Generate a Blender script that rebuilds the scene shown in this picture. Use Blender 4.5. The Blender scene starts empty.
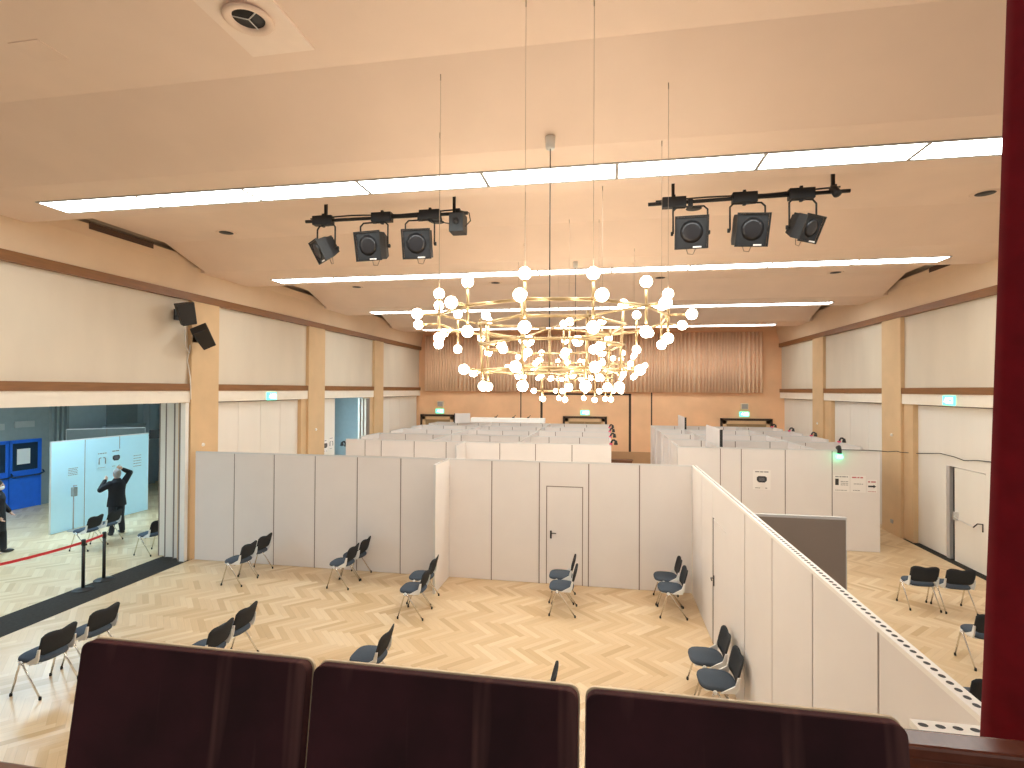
import bpy, bmesh, math, random
from mathutils import Vector, Matrix
random.seed(7)
S = bpy.context.scene
COL = S.collection
PI = math.pi

# ------------------------------------------------------------------ materials
def new_mat(name):
    m = bpy.data.materials.new(name); m.use_nodes = True
    nt = m.node_tree; b = nt.nodes['Principled BSDF']
    return m, nt, b

def mat(name, col, rough=.6, metal=0., var=.05, scale=6., bump=0., sheen=0., stretch=(1, 1, 1), spec=.5):
    m, nt, b = new_mat(name)
    tc = nt.nodes.new('ShaderNodeTexCoord'); mp = nt.nodes.new('ShaderNodeMapping')
    mp.inputs['Scale'].default_value = stretch
    nz = nt.nodes.new('ShaderNodeTexNoise'); nz.inputs['Scale'].default_value = scale; nz.inputs['Detail'].default_value = 4
    rp = nt.nodes.new('ShaderNodeValToRGB')
    lo = [max(0, c * (1 - var)) for c in col]; hi = [min(1, c * (1 + var)) for c in col]
    rp.color_ramp.elements[0].position = .3; rp.color_ramp.elements[1].position = .7
    rp.color_ramp.elements[0].color = (*lo, 1); rp.color_ramp.elements[1].color = (*hi, 1)
    L = nt.links.new
    L(tc.outputs['Object'], mp.inputs['Vector']); L(mp.outputs[0], nz.inputs['Vector'])
    L(nz.outputs['Fac'], rp.inputs[0]); L(rp.outputs[0], b.inputs['Base Color'])
    b.inputs['Roughness'].default_value = rough; b.inputs['Metallic'].default_value = metal
    b.inputs['Specular IOR Level'].default_value = spec
    if sheen: b.inputs['Sheen Weight'].default_value = sheen
    if bump:
        bp = nt.nodes.new('ShaderNodeBump'); bp.inputs['Strength'].default_value = bump; bp.inputs['Distance'].default_value = .01
        L(nz.outputs['Fac'], bp.inputs['Height']); L(bp.outputs[0], b.inputs['Normal'])
    return m

def emit(name, col, strength, base=(.8, .8, .8)):
    m, nt, b = new_mat(name)
    b.inputs['Base Color'].default_value = (*base, 1)
    b.inputs['Emission Color'].default_value = (*col, 1)
    b.inputs['Emission Strength'].default_value = strength
    b.inputs['Roughness'].default_value = .4
    return m

def parquet():
    m, nt, b = new_mat('herringbone_parquet')
    N = nt.nodes.new; L = nt.links.new
    def M(op, a, bb=None, c=None):
        n = N('ShaderNodeMath'); n.operation = op
        for i, v in enumerate((a, bb, c)):
            if v is None: continue
            if isinstance(v, (int, float)): n.inputs[i].default_value = v
            else: L(v, n.inputs[i])
        return n.outputs[0]
    n = 6.0
    tc = N('ShaderNodeTexCoord'); mp = N('ShaderNodeMapping')
    mp.inputs['Rotation'].default_value = (0, 0, math.radians(45)); w = 1 / .095
    mp.inputs['Scale'].default_value = (w, w, w)
    L(tc.outputs['Object'], mp.inputs['Vector'])
    sp = N('ShaderNodeSeparateXYZ'); L(mp.outputs[0], sp.inputs[0])
    x, y = sp.outputs[0], sp.outputs[1]
    i, j = M('FLOOR', x), M('FLOOR', y)
    fx, fy = M('FRACT', x), M('FRACT', y)
    k = M('FLOORED_MODULO', M('SUBTRACT', i, j), 2 * n)
    k = M('ROUND', k)
    hor = M('LESS_THAN', k, n - .5)
    idx = M('SUBTRACT', i, M('MULTIPLY', k, hor))
    inv = M('SUBTRACT', 1.0, hor)
    idy = M('SUBTRACT', j, M('MULTIPLY', M('SUBTRACT', 2 * n - 1, k), inv))
    cb = N('ShaderNodeCombineXYZ'); L(idx, cb.inputs[0]); L(idy, cb.inputs[1]); L(hor, cb.inputs[2])
    wn = N('ShaderNodeTexWhiteNoise'); wn.noise_dimensions = '3D'; L(cb.outputs[0], wn.inputs['Vector'])
    rp = N('ShaderNodeValToRGB'); e = rp.color_ramp.elements
    e[0].position = 0; e[0].color = (.53, .365, .195, 1); e[1].position = 1; e[1].color = (.72, .565, .375, 1)
    q = e.new(.25); q.color = (.63, .455, .265, 1); q = e.new(.75); q.color = (.67, .505, .315, 1)
    L(wn.outputs['Value'], rp.inputs[0])
    # grain along each block
    al = M('ADD', M('MULTIPLY', x, hor), M('MULTIPLY', y, inv)); ac = M('ADD', M('MULTIPLY', y, hor), M('MULTIPLY', x, inv))
    cg = N('ShaderNodeCombineXYZ'); L(M('MULTIPLY', al, .35), cg.inputs[0]); L(M('MULTIPLY', ac, 5.), cg.inputs[1]); L(wn.outputs['Value'], cg.inputs[2])
    nz = N('ShaderNodeTexNoise'); nz.inputs['Scale'].default_value = 1.0; nz.inputs['Detail'].default_value = 3; L(cg.outputs[0], nz.inputs['Vector'])
    hs = N('ShaderNodeHueSaturation'); L(rp.outputs[0], hs.inputs['Color'])
    L(M('ADD', M('MULTIPLY', nz.outputs['Fac'], .2), .9), hs.inputs['Value'])
    # gaps between blocks
    f = M('ADD', M('MULTIPLY', fy, hor), M('MULTIPLY', fx, inv))
    edge = M('GREATER_THAN', M('ABSOLUTE', M('SUBTRACT', f, .5)), .475)
    mx = N('ShaderNodeMix'); mx.data_type = 'RGBA'; L(M('MULTIPLY', edge, .28), mx.inputs['Factor'])
    L(hs.outputs[0], mx.inputs['A']); mx.inputs['B'].default_value = (.3, .17, .08, 1)
    L(mx.outputs['Result'], b.inputs['Base Color'])
    rr = N('ShaderNodeMapRange'); rr.inputs['To Min'].default_value = .26; rr.inputs['To Max'].default_value = .38
    L(nz.outputs['Fac'], rr.inputs['Value']); L(rr.outputs[0], b.inputs['Roughness'])
    b.inputs['Specular IOR Level'].default_value = .42
    return m

def velvet():
    m, nt, b = new_mat('dark_maroon_velvet')
    N = nt.nodes.new; L = nt.links.new
    tc = N('ShaderNodeTexCoord')
    n1 = N('ShaderNodeTexNoise'); n1.inputs['Scale'].default_value = 6; n1.inputs['Detail'].default_value = 6
    L(tc.outputs['Object'], n1.inputs['Vector'])
    # rubbed streaks in the pile
    mp = N('ShaderNodeMapping'); mp.inputs['Rotation'].default_value = (0, math.radians(17), 0); mp.inputs['Scale'].default_value = (13, 1, .9)
    L(tc.outputs['Object'], mp.inputs['Vector'])
    n2 = N('ShaderNodeTexNoise'); n2.inputs['Scale'].default_value = 1.6; n2.inputs['Detail'].default_value = 2
    L(mp.outputs[0], n2.inputs['Vector'])
    r1 = N('ShaderNodeValToRGB'); r1.color_ramp.elements[0].position = .35; r1.color_ramp.elements[1].position = .7
    r1.color_ramp.elements[0].color = (.030, .014, .017, 1); r1.color_ramp.elements[1].color = (.058, .020, .026, 1)
    L(n1.outputs['Fac'], r1.inputs[0])
    r2 = N('ShaderNodeValToRGB'); r2.color_ramp.elements[0].position = .60; r2.color_ramp.elements[1].position = .72
    r2.color_ramp.elements[0].color = (0, 0, 0, 1); r2.color_ramp.elements[1].color = (.5, .5, .5, 1)
    L(n2.outputs['Fac'], r2.inputs[0])
    mx = N('ShaderNodeMix'); mx.data_type = 'RGBA'; L(r2.outputs[0], mx.inputs['Factor'])
    L(r1.outputs[0], mx.inputs['A']); mx.inputs['B'].default_value = (.17, .085, .075, 1)
    L(mx.outputs['Result'], b.inputs['Base Color'])
    b.inputs['Roughness'].default_value = .9; b.inputs['Sheen Weight'].default_value = .25; b.inputs['Sheen Tint'].default_value = (.5, .1, .12, 1)
    b.inputs['Specular IOR Level'].default_value = .2
    return m

MT = dict(
    floor=parquet(), velvet=velvet(),
    ceil=mat('peach_plaster_ceiling', (.84, .675, .565), .85, var=.03, scale=1.2, bump=.03),
    plate=mat('pale_vent_plate', (.90, .76, .66), .7, var=.02),
    cream=mat('cream_wall_panel', (.68, .60, .49), .75, var=.035, scale=1.5, stretch=(1, 1, .3)),
    lintel=mat('white_lintel_board', (.84, .77, .67), .6, var=.02),
    tan=mat('tan_pillar_cladding', (.66, .46, .265), .65, var=.05, scale=2),
    upper=mat('tan_upper_wall_plaster', (.74, .565, .40), .85, var=.03, scale=1.5),
    rail=mat('brown_wood_rail', (.24, .105, .035), .45, var=.12, scale=8, stretch=(3, .3, 3)),
    folding=mat('offwhite_folding_wall', (.80, .76, .70), .55, var=.02, scale=2, stretch=(1, 1, .2)),
    orange=mat('orange_brown_wood_wall', (.86, .53, .31), .6, var=.06, scale=1.2),
    orangedark=mat('brown_stage_front', (.50, .30, .16), .6, var=.06, scale=2),
    pleat=mat('salmon_curtain_cloth', (.92, .68, .49), .85, var=.04, scale=8),
    part=mat('offwhite_partition_board', (.755, .715, .695), .55, var=.015, scale=2),
    partgrey=mat('grey_partition_board', (.30, .26, .235), .6, var=.03, scale=2),  # partition board darkened in colour for its shaded back side
    alu=mat('aluminium_profile', (.72, .72, .72), .35, .6, var=.03),
    gap=mat('dark_joint', (.24, .20, .18), .8, var=.02),
    black=mat('black_matt_plastic', (.018, .018, .02), .55, var=.1),
    blackmetal=mat('black_painted_metal', (.022, .02, .02), .45, .2, var=.1),
    lens=mat('dark_glass_lens', (.022, .02, .022), .3, 0, var=.05),
    seat=mat('slate_blue_seat_fabric', (.066, .083, .108), .9, var=.15, scale=120, spec=.15),
    back=mat('charcoal_back_fabric', (.034, .036, .040), .9, var=.15, scale=120, spec=.15),
    chrome=mat('chrome_tube', (.78, .76, .74), .18, 1., var=.03),
    bracket=mat('pale_grey_bracket', (.72, .73, .72), .4, .1, var=.03),
    rubber=mat('black_rubber', (.01, .01, .01), .8, var=.1),
    brass=mat('polished_brass', (.62, .47, .27), .38, .85, var=.04),
    bulb=emit('warm_glowing_bulb', (1., .86, .66), 17),
    strip=emit('frosted_light_panel', (.93, 1.0, .97), 10.5),
    liteframe=mat('grey_light_trim', (.36, .35, .34), .5, var=.03),
    exitg=emit('green_exit_sign', (.12, .85, .62), 1.2, (.1, .6, .4)),
    exitw=emit('white_exit_pictogram', (.8, 1., .95), 1.6),
    greenlamp=emit('green_signal_lamp', (.10, .9, .45), 5, (.1, .7, .4)),
    wire=mat('thin_steel_wire', (.42, .33, .26), .5, .5, var=.05),
    slot=mat('dark_brown_vent', (.09, .045, .025), .7, var=.1),
    threshold=mat('dark_floor_track', (.04, .036, .032), .9, var=.15, scale=20, spec=.1),
    red=mat('red_belt_webbing', (.62, .02, .03), .6, var=.05),
    curtain=mat('deep_red_velvet', (.20, .005, .013), .9, var=.12, scale=20, sheen=.12, spec=.2),
    plywood=mat('pale_plywood', (.80, .66, .46), .45, var=.06, scale=10, stretch=(1, 1, 6)),
    redwood=mat('reddish_polished_wood', (.16, .055, .035), .25, var=.15, scale=10, stretch=(4, 1, 1)),
    balc=mat('brown_balcony_rail', (.20, .09, .05), .35, var=.12, scale=10),
    carpet=mat('dark_balcony_carpet', (.05, .02, .02), .95, var=.2, scale=60),
    sidewall=mat('grey_foyer_wall', (.24, .27, .27), .8, var=.04),
    sidelight=mat('pale_foyer_wall', (.38, .43, .45), .8, var=.03),
    bluedoor=mat('blue_door_paint', (.015, .13, .62), .35, var=.06),
    darkglass=mat('dark_door_glass', (.02, .035, .06), .1, var=.05),
    board=mat('pale_blue_display_board', (.56, .85, .99), .5, var=.01),  # blue of the daylight put into the board colour
    blueboard=mat('pale_blue_wall_board', (.30, .70, 1.0), .6, var=.02),  # blue light on this wall mixed into its colour
    paper=mat('white_paper', (.83, .795, .77), .7, var=.01),
    bluepaper=mat('pale_blue_paper', (.58, .86, .98), .7, var=.01),  # sheets tinted like the foyer board, blue light in the colour
    ink=mat('grey_print', (.25, .24, .25), .7, var=.05),
    inkred=mat('dull_red_print', (.50, .14, .17), .7, var=.05),
    inkdark=mat('dark_print', (.03, .03, .035), .7, var=.05),
    pink=mat('pink_clip', (.80, .10, .22), .5, var=.03),
    coat=mat('black_wool_coat', (.012, .012, .016), .9, var=.15, scale=40),
    trousers=mat('dark_trousers', (.02, .022, .03), .9, var=.1, scale=40),
    skin=mat('skin', (.56, .33, .23), .55, var=.04),
    hair=mat('grey_hair', (.28, .26, .25), .8, var=.15, scale=60),
    hairdark=mat('dark_hair', (.02, .015, .012), .8, var=.15, scale=60),
    shoe=mat('black_leather_shoe', (.012, .012, .012), .4, var=.1),
    mask=mat('white_face_mask', (.8, .82, .84), .8, var=.02),
    white=mat('white_lacquer', (.86, .84, .81), .4, var=.02),
    spk=mat('beige_small_speaker', (.72, .6, .45), .6, var=.03),
    doorleaf=mat('olive_brown_door', (.30, .20, .095), .5, var=.08, scale=3),
    darkline=mat('dark_brown_frame', (.045, .022, .012), .5, var=.1),
    foyerlight=emit('daylight_rooflight', (.58, .84, 1.0), 12),  # glow of the panels added above the foyer
)

# ------------------------------------------------------------------ mesh helpers
class MB:
    def __init__(s): s.v = []; s.f = []; s.m = []; s.sm = []
    def add(s, vs, fs, mi=0, smooth=False):
        o = len(s.v); s.v += [tuple(v) for v in vs]
        for f in fs: s.f.append([o + i for i in f]); s.m.append(mi); s.sm.append(smooth)
        return s
    def box(s, a, b, mi=0, rot=None, piv=None):
        x0, y0, z0 = a; x1, y1, z1 = b
        vs = [Vector(p) for p in ((x0, y0, z0), (x1, y0, z0), (x1, y1, z0), (x0, y1, z0), (x0, y0, z1), (x1, y0, z1), (x1, y1, z1), (x0, y1, z1))]
        if rot is not None:
            p = Vector(piv) if piv else Vector((0, 0, 0)); vs = [rot @ (v - p) + p for v in vs]
        return s.add(vs, [(0, 3, 2, 1), (4, 5, 6, 7), (0, 1, 5, 4), (1, 2, 6, 5), (2, 3, 7, 6), (3, 0, 4, 7)], mi)
    def tube(s, pts, r, n=8, mi=0, cap=True):
        pts = [Vector(p) for p in pts]; rs = r if isinstance(r, (list, tuple)) else [r] * len(pts)
        rings = []; up = None
        for k, p in enumerate(pts):
            if k == 0: t = pts[1] - p
            elif k == len(pts) - 1: t = p - pts[-2]
            else: t = (pts[k + 1] - p).normalized() + (p - pts[k - 1]).normalized()
            if t.length < 1e-9: t = Vector((0, 0, 1))
            t.normalize()
            if up is None:
                up = Vector((0, 0, 1)) if abs(t.z) < .9 else Vector((1, 0, 0))
            a = (up - t * up.dot(t))
            if a.length < 1e-6: a = Vector((1, 0, 0)) - t * t.x
            a.normalize(); b = t.cross(a); up = a
            rings.append([p + a * math.cos(2 * PI * q / n) * rs[k] + b * math.sin(2 * PI * q / n) * rs[k] for q in range(n)])
        vs = [v for rg in rings for v in rg]; fs = []
        for k in range(len(pts) - 1):
            for q in range(n):
                q2 = (q + 1) % n; fs.append((k * n + q, k * n + q2, (k + 1) * n + q2, (k + 1) * n + q))
        if cap: fs.append(tuple(range(n - 1, -1, -1))); fs.append(tuple((len(pts) - 1) * n + q for q in range(n)))
        return s.add(vs, fs, mi, True)
    def lathe(s, prof, c=(0, 0, 0), n=16, mi=0, axis=None):
        c = Vector(c); R = Matrix.Identity(3) if axis is None else Vector((0, 0, 1)).rotation_difference(Vector(axis)).to_matrix()
        vs = []; fs = []
        for r, z in prof:
            for q in range(n):
                a = 2 * PI * q / n; vs.append(c + R @ Vector((r * math.cos(a), r * math.sin(a), z)))
        for k in range(len(prof) - 1):
            for q in range(n):
                q2 = (q + 1) % n; fs.append((k * n + q, k * n + q2, (k + 1) * n + q2, (k + 1) * n + q))
        fs.append(tuple(range(n - 1, -1, -1))); fs.append(tuple((len(prof) - 1) * n + q for q in range(n)))
        return s.add(vs, fs, mi, True)
    def ball(s, c, r, n=10, mi=0, sc=(1, 1, 1)):
        c = Vector(c); prof = []
        vs = []; fs = []; m = n // 2 + 1
        for k in range(m + 1):
            th = PI * k / m
            for q in range(n):
                a = 2 * PI * q / n; vs.append(c + Vector((sc[0] * r * math.sin(th) * math.cos(a), sc[1] * r * math.sin(th) * math.sin(a), sc[2] * r * math.cos(th))))
        for k in range(m):
            for q in range(n):
                q2 = (q + 1) % n; fs.append((k * n + q, (k + 1) * n + q, (k + 1) * n + q2, k * n + q2))
        return s.add(vs, fs, mi, True)
    def prism(s, poly, axis, a, b, mi=0):
        # poly: 2-D points extruded along axis from a to b
        def P(p, t): return {'x': (t, p[0], p[1]), 'y': (p[0], t, p[1]), 'z': (p[0], p[1], t)}[axis]
        n = len(poly); vs = [P(p, a) for p in poly] + [P(p, b) for p in poly]
        fs = [tuple(range(n - 1, -1, -1)), tuple(range(n, 2 * n))] + [(k, (k + 1) % n, n + (k + 1) % n, n + k) for k in range(n)]
        return s.add(vs, fs, mi)
    def xf(s, M):
        s.v = [tuple(M @ Vector(v)) for v in s.v]; return s
    def build(s, name, mats, parent=None, bevel=0., loc=None):
        me = bpy.data.meshes.new(name); me.from_pydata(s.v, [], s.f)
        if not isinstance(mats, (list, tuple)): mats = [mats]
        for m in mats: me.materials.append(MT[m] if isinstance(m, str) else m)
        for p, mi, sm in zip(me.polygons, s.m, s.sm): p.material_index = mi; p.use_smooth = sm
        bm = bmesh.new(); bm.from_mesh(me); bmesh.ops.remove_doubles(bm, verts=bm.verts, dist=1e-6)
        bmesh.ops.recalc_face_normals(bm, faces=bm.faces)
        if bevel:
            es = [e for e in bm.edges if len(e.link_faces) == 2 and e.calc_face_angle(0) > .6]
            bmesh.ops.bevel(bm, geom=es, offset=bevel, segments=2, affect='EDGES', profile=.6)
        bm.to_mesh(me); bm.free()
        o = bpy.data.objects.new(name, me); COL.objects.link(o)
        if parent: o.parent = parent
        if loc: o.location = loc
        return o

def tag(o, label=None, cat=None, group=None, kind=None):
    for k, v in (('label', label), ('category', cat), ('group', group), ('kind', kind)):
        if v: o[k] = v
    return o
def thing(name, label, cat, loc=(0, 0, 0), rz=0., group=None, kind=None):
    o = bpy.data.objects.new(name, None); COL.objects.link(o); o.empty_display_size = .1
    o.location = loc; o.rotation_euler = (0, 0, rz)
    return tag(o, label, cat, group, kind)
def struct(o, label=None): o['kind'] = 'structure'; return tag(o, label)
def dup(root, loc=None, rz=None, label=None, group=None):
    def cp(o, par):
        c = o.copy(); COL.objects.link(c); c.parent = par
        for ch in list(o.children): cp(ch, c)
        return c
    r = cp(root, None)
    if loc is not None: r.location = loc
    if rz is not None: r.rotation_euler = (0, 0, rz)
    if label: r['label'] = label
    if group: r['group'] = group
    return r
ORD = ['first', 'second', 'third', 'fourth', 'fifth', 'sixth', 'seventh', 'eighth', 'ninth', 'tenth', 'eleventh', 'twelfth']

# ------------------------------------------------------------------ room dimensions (metres, camera above the origin)
XL, XR, YB = -9.45, 7.9, 26.3
H = 3.96
ZLOW, ZHI = 6.65, 7.03
YN = -2.5
def slope_t(L0): return (3.02, 4.22) if L0 < 2 else (2.62, 3.80)
def ceil_z(y):
    k = math.floor((y - 1.65) / 5.5); L0 = 1.65 + 5.5 * k; t = y - L0; ta, tb = slope_t(L0)
    if t < ta: return ZHI
    if t < tb: return ZHI + (ZLOW - ZHI) * (t - ta) / (tb - ta)
    return ZLOW

# floor
struct(MB().box((-19.2, YN, -.2), (9.2, YB + .3, 0)).build('floor', 'floor'), 'pale herringbone parquet floor')
struct(MB().box((-10.25, 3.0, 0), (-9.42, 10.95, .006)).build('trim_1', 'threshold'), 'dark flat floor track under the left opening')
struct(MB().box((7.88, 5.0, 0), (8.3, 16.0, .006)).build('trim_2', 'threshold'), 'dark floor track along right folding wall')

# ceiling: a row of hung wave-shaped sections, each with a high flat, a slope and a low flat
cl = MB()
y0 = YN
lips = [1.65 + 5.5 * k for k in range(-1, 5)]
for L0 in lips:
    prof = []
    a = max(L0, YN); b = min(L0 + 5.5, YB)
    if b <= a: continue
    ta, tb = slope_t(L0)
    ys = [a] + [y for y in (L0 + ta, L0 + tb) if a < y < b] + [b - .001]
    def zc(y):
        t = y - L0
        if t <= ta: return ZHI
        if t >= tb: return ZLOW
        u = (t - ta) / (tb - ta)
        return ZHI + (ZLOW - ZHI) * u
    low = [(y, zc(y)) for y in ys]
    poly = low + [(ys[-1], zc(ys[-1]) + .12)] + [(y, zc(y) + .12) for y in reversed(ys[:-1])]
    # high part ends short of the side walls, low part reaches them
    hi = [p for p in low if p[0] - L0 <= tb + .001]
    lo = [p for p in low if p[0] - L0 >= tb - .001]
    def slab(pts, xa, xb):
        if len(pts) < 2: return
        cl.prism(pts + [(y, z + .12) for y, z in reversed(pts)], 'x', xa, xb)
    slab(hi, -9.18, 7.62)
    slab(lo, -9.32, 7.80)
struct(cl.build('ceiling', 'ceil'), 'peach plaster ceiling in low and high waves')
struct(MB().box((-9.8, YN, 7.75), (8.3, YB + .3, 7.9)).build('ceiling', 'slot'), 'dark void slab above hung ceiling')

# side walls -----------------------------------------------------------
def side_wall(name, sgn, X, pil, y_end, y_start, low_open):
    # sgn -1 left wall, +1 right wall ; X = face plane
    root = bpy.data.objects.new(name, None); COL.objects.link(root); struct(root)
    o = X + sgn * .35
    def bx(a, y0, y1, z0, z1, d0=0., d1=.35):   # d: depth behind face
        xs = sorted((X + sgn * d0, X + sgn * d1)); a.box((xs[0], y0, z0), (xs[1], y1, z1))
    # upper plaster with a lean inwards at the top
    m = MB(); prof = [(X, 6.15), (X - sgn * .15, 6.72), (X - sgn * .15, 6.95), (X + sgn * .1, 7.1), (X + sgn * .1, 7.8), (X + sgn * .35, 7.8), (X + sgn * .35, 6.15)]
    m.prism([(p[0], p[1]) for p in prof], 'y', y_start, y_end)
    m.build('upper_wall', 'upper', root)
    m = MB(); bx(m, y_start, y_end, 5.98, 6.15, -.05, .3); m.build('rail', 'rail', root)
    ed = [y_start] + [v for p in pil for v in p] + [y_end]
    for k in range(0, len(ed), 2):
        a, b = ed[k], ed[k + 1]
        if b - a < .05: continue
        m = MB(); bx(m, a, b, 4.06, 5.98, .07, .3); m.build('wall_panel', 'cream', root)
        m = MB(); bx(m, a, b, 3.9, 4.06, -.02, .3); m.build('rail', 'rail', root)
        m = MB(); bx(m, a + .0, b - (.0), 3.63, 3.9, .0, .3); m.build('lintel', 'lintel', root)
    for a, b in pil:
        m = MB(); bx(m, a, b, 0, 5.98, -.03, .3); m.build('pillar', 'tan', root)
    return root
wl = side_wall('wall_left', -1, XL, [(10.82, 11.7), (15.75, 16.75), (20.7, 21.6)], YB, YN, True)
wr = side_wall('wall_right', 1, XR, [(16.05, 17.05), (21.3, 22.3)], YB, YN, False)
# tan jambs beside the pillars, behind the face
m = MB()
for a, b in ((11.7, 11.75), (15.45, 15.75), (16.75, 16.8), (20.4, 20.7)): m.box((XL - .32, a, 0), (XL - .04, b, 3.63))
m.build('jamb', 'tan', wl)
m = MB()
for a, b in ((15.6, 16.05), (20.75, 21.3)): m.box((XR + .04, a, 0), (XR + .33, b, 3.63))
m.build('jamb', 'tan', wr)
# vents under the ceiling
for X, ya, yb in ((XL + .155, 8.2, 9.6), (7.745, 13.7, 14.5)):
    s = -1 if X < 0 else 1
    t = thing('wall_vent', 'long dark brown vent slot high on the %s wall under the ceiling' % ('left' if s < 0 else 'right'), 'vent', (X, (ya + yb) / 2, 6.92))
    MB().box((-.005, ya - (ya + yb) / 2, -.06), (.005, yb - (ya + yb) / 2, .06)).build('opening', 'slot', t)
    MB().box((-.012, ya - (ya + yb) / 2, -.02), (.012, yb - (ya + yb) / 2, -.012)).build('slat', 'darkline', t)

# folding walls ---------------------------------------------------------
def folding_wall(X, sgn, y0, y1, leaves, label, group=None, z1=3.6):
    t = thing('folding_wall', label, 'folding wall', (X, (y0 + y1) / 2, 0), group=group)
    L = y1 - y0; w = L / leaves
    for k in range(leaves):
        a = -L / 2 + k * w
        MB().box((-.04, a + .006, .02), (.04, a + w - .006, z1)).build('leaf', 'folding', t)
    MB().box((-.03, -L / 2, z1), (.03, L / 2, z1 + .03)).build('top_track', 'gap', t)
    return t
folding_wall(XL - .2, -1, 11.75, 15.45, 4, 'closed off-white folding wall under exit sign on left wall')
folding_wall(XL - .2, -1, 16.8, 17.8, 1, 'single off-white folding wall leaf beside blue-lit gap in left wall')
folding_wall(XL - .2, -1, 21.6, 26.2, 4, 'farthest off-white folding wall on the left, by the back wall')
folding_wall(XR + .2, 1, 22.3, 26.2, 4, 'farthest off-white folding wall on the right, by the back wall')
folding_wall(XR + .2, 1, 17.05, 20.75, 3, 'off-white folding wall behind right-hand cubicles, between two pillars')
# right bay with a door standing ajar
t = thing('folding_wall', 'off-white folding wall with panic-bar door on the right, beside red curtain', 'folding wall', (XR + .2, 14.0, 0))
for a, b, z0 in ((14.42, 15.6, .02), (9.2, 13.08, .02)):
    MB().box((-.04, a - 14, z0), (.04, b - 14, 3.6)).build('leaf', 'folding', t)
MB().box((-.04, 13.08 - 14, 2.2), (.04, 14.42 - 14, 3.6)).build('leaf', 'folding', t)
MB().box((-.03, -4.8, 3.6), (.03, 1.6, 3.63)).build('top_track', 'gap', t)
fr = MB().box((-.045, 14.30 - 14, 0), (.05, 14.42 - 14, 2.2)).box((.03, 14.14 - 14, 0), (.05, 14.30 - 14, 2.2), 1); fr.build('door_frame', ['alu', 'black'], t)  # black strip paints the dark of the open door gap
door = MB().box((-.03, 13.1 - 14, .01), (.03, 14.14 - 14, 2.18)).build('door_leaf', 'folding', t)
pb = MB().tube([(-.05, 14.05 - 14, 1.06), (-.12, 14.03 - 14, 1.06), (-.12, 13.35 - 14, .98)], .012)
pb.build('panic_bar', 'alu', door)
MB().box((-.1, 14.0 - 14, .98), (-.03, 14.1 - 14, 1.16)).build('lock_case', 'alu', door)
MB().tube([(-.12, 13.35 - 14, .98), (-.10, 13.25 - 14, 1.08), (-.04, 13.18 - 14, 1.09), (-.04, 13.18 - 14, .92)], .014).build('bar_bracket', 'blackmetal', door)
# stacked leaves parked at the end of the left opening
t = thing('folding_wall', 'stack of parked folding wall leaves at the end of the left opening', 'folding wall', (-9.76, 10.9, 0))
for k, (xa, ya, ang) in enumerate(((-.60, .10, .0), (-.36, .02, .10), (-.10, -.02, .16))):
    R = Matrix.Rotation(ang, 3, 'Z')
    MB().box((xa, ya - .03, .02), (xa + .3, ya + .03, 3.6), 0, R, (xa, ya, 0)).build('leaf', 'folding', t)
    MB().box((xa - .03, ya - .035, .01), (xa - .004, ya + .035, 3.6), 0, R, (xa, ya, 0)).build('leaf_seal', 'gap', t)
MB().box((.18, -.2, .0), (.30, -.1, 3.62)).build('end_post', 'white', t)
MB().box((.14, -.2, .0), (.175, -.12, 3.62)).build('end_seal', 'gap', t)

t = thing('folding_wall', 'folding wall leaves parked beside the third left pillar', 'folding wall', (XL - .22, 20.2, 0))
for k in range(3): MB().box((-.12 + k * .11, -.22 + .05 * k, .02), (-.05 + k * .11, .18, 3.6)).build('leaf', 'folding', t); MB().box((-.045 + k * .11, -.2 + .05 * k, .02), (-.02 + k * .11, .17, 3.58)).build('leaf_seal', 'gap', t)
# back wall -------------------------------------------------------------
bw = bpy.data.objects.new('wall_back', None); COL.objects.link(bw); struct(bw)
MB().box((-9.9, YB, 1.0), (8.3, YB + .3, 7.8)).build('wall_surface', 'orange', bw)
MB().box((-9.9, YB - .04, 0), (8.3, YB + .3, 1.0)).build('stage_front', 'orangedark', bw)
ln = MB()
for x, w, z0, z1 in ((-4.18, .05, 1.0, 3.86), (-3.14, .11, 1.0, 3.8), (1.15, .11, 1.0, 3.8), (2.16, .06, 1.0, 3.86)):
    ln.box((x - w / 2, YB - .012, z0), (x + w / 2, YB, z1))
ln.box((-3.19, YB - .012, 3.72), (1.205, YB, 3.8))
ln.build('panel_joint', 'darkline', bw)
for n_, (a, b) in enumerate(((-9.4, -7.55), (-2.07, .06), (5.28, 7.56))):
    d = bpy.data.objects.new('door_%d' % (n_ + 1), None); COL.objects.link(d); d.location = ((a + b) / 2, YB - .05, 0); struct(d)
    w = (b - a) / 2
    MB().box((-w, -.05, 0), (-w + .1, .04, 2.68)).box((w - .1, -.05, 0), (w, .04, 2.68)).box((-w, -.05, 2.58), (w, .04, 2.68)).build('door_frame', 'darkline', d)
    MB().box((-w + .1, -.03, 0), (-w + .27, .03, 2.58)).box((w - .27, -.03, 0), (w - .1, .03, 2.58)).box((-w + .1, -.03, 2.42), (w - .1, .03, 2.58)).build('inner_frame', 'tan', d)
    for s in (-1, 1):
        xs = sorted((0, s * (w - .27)))
        lf = MB().box((xs[0] + .005, -.01, .01), (xs[1] - .005, .03, 2.42)).build('door_leaf', 'doorleaf', d)
        MB().tube([(s * .1, -.06, 1.05), (s * .25, -.06, 1.05)], .012).build('door_handle', 'alu', lf)
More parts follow.
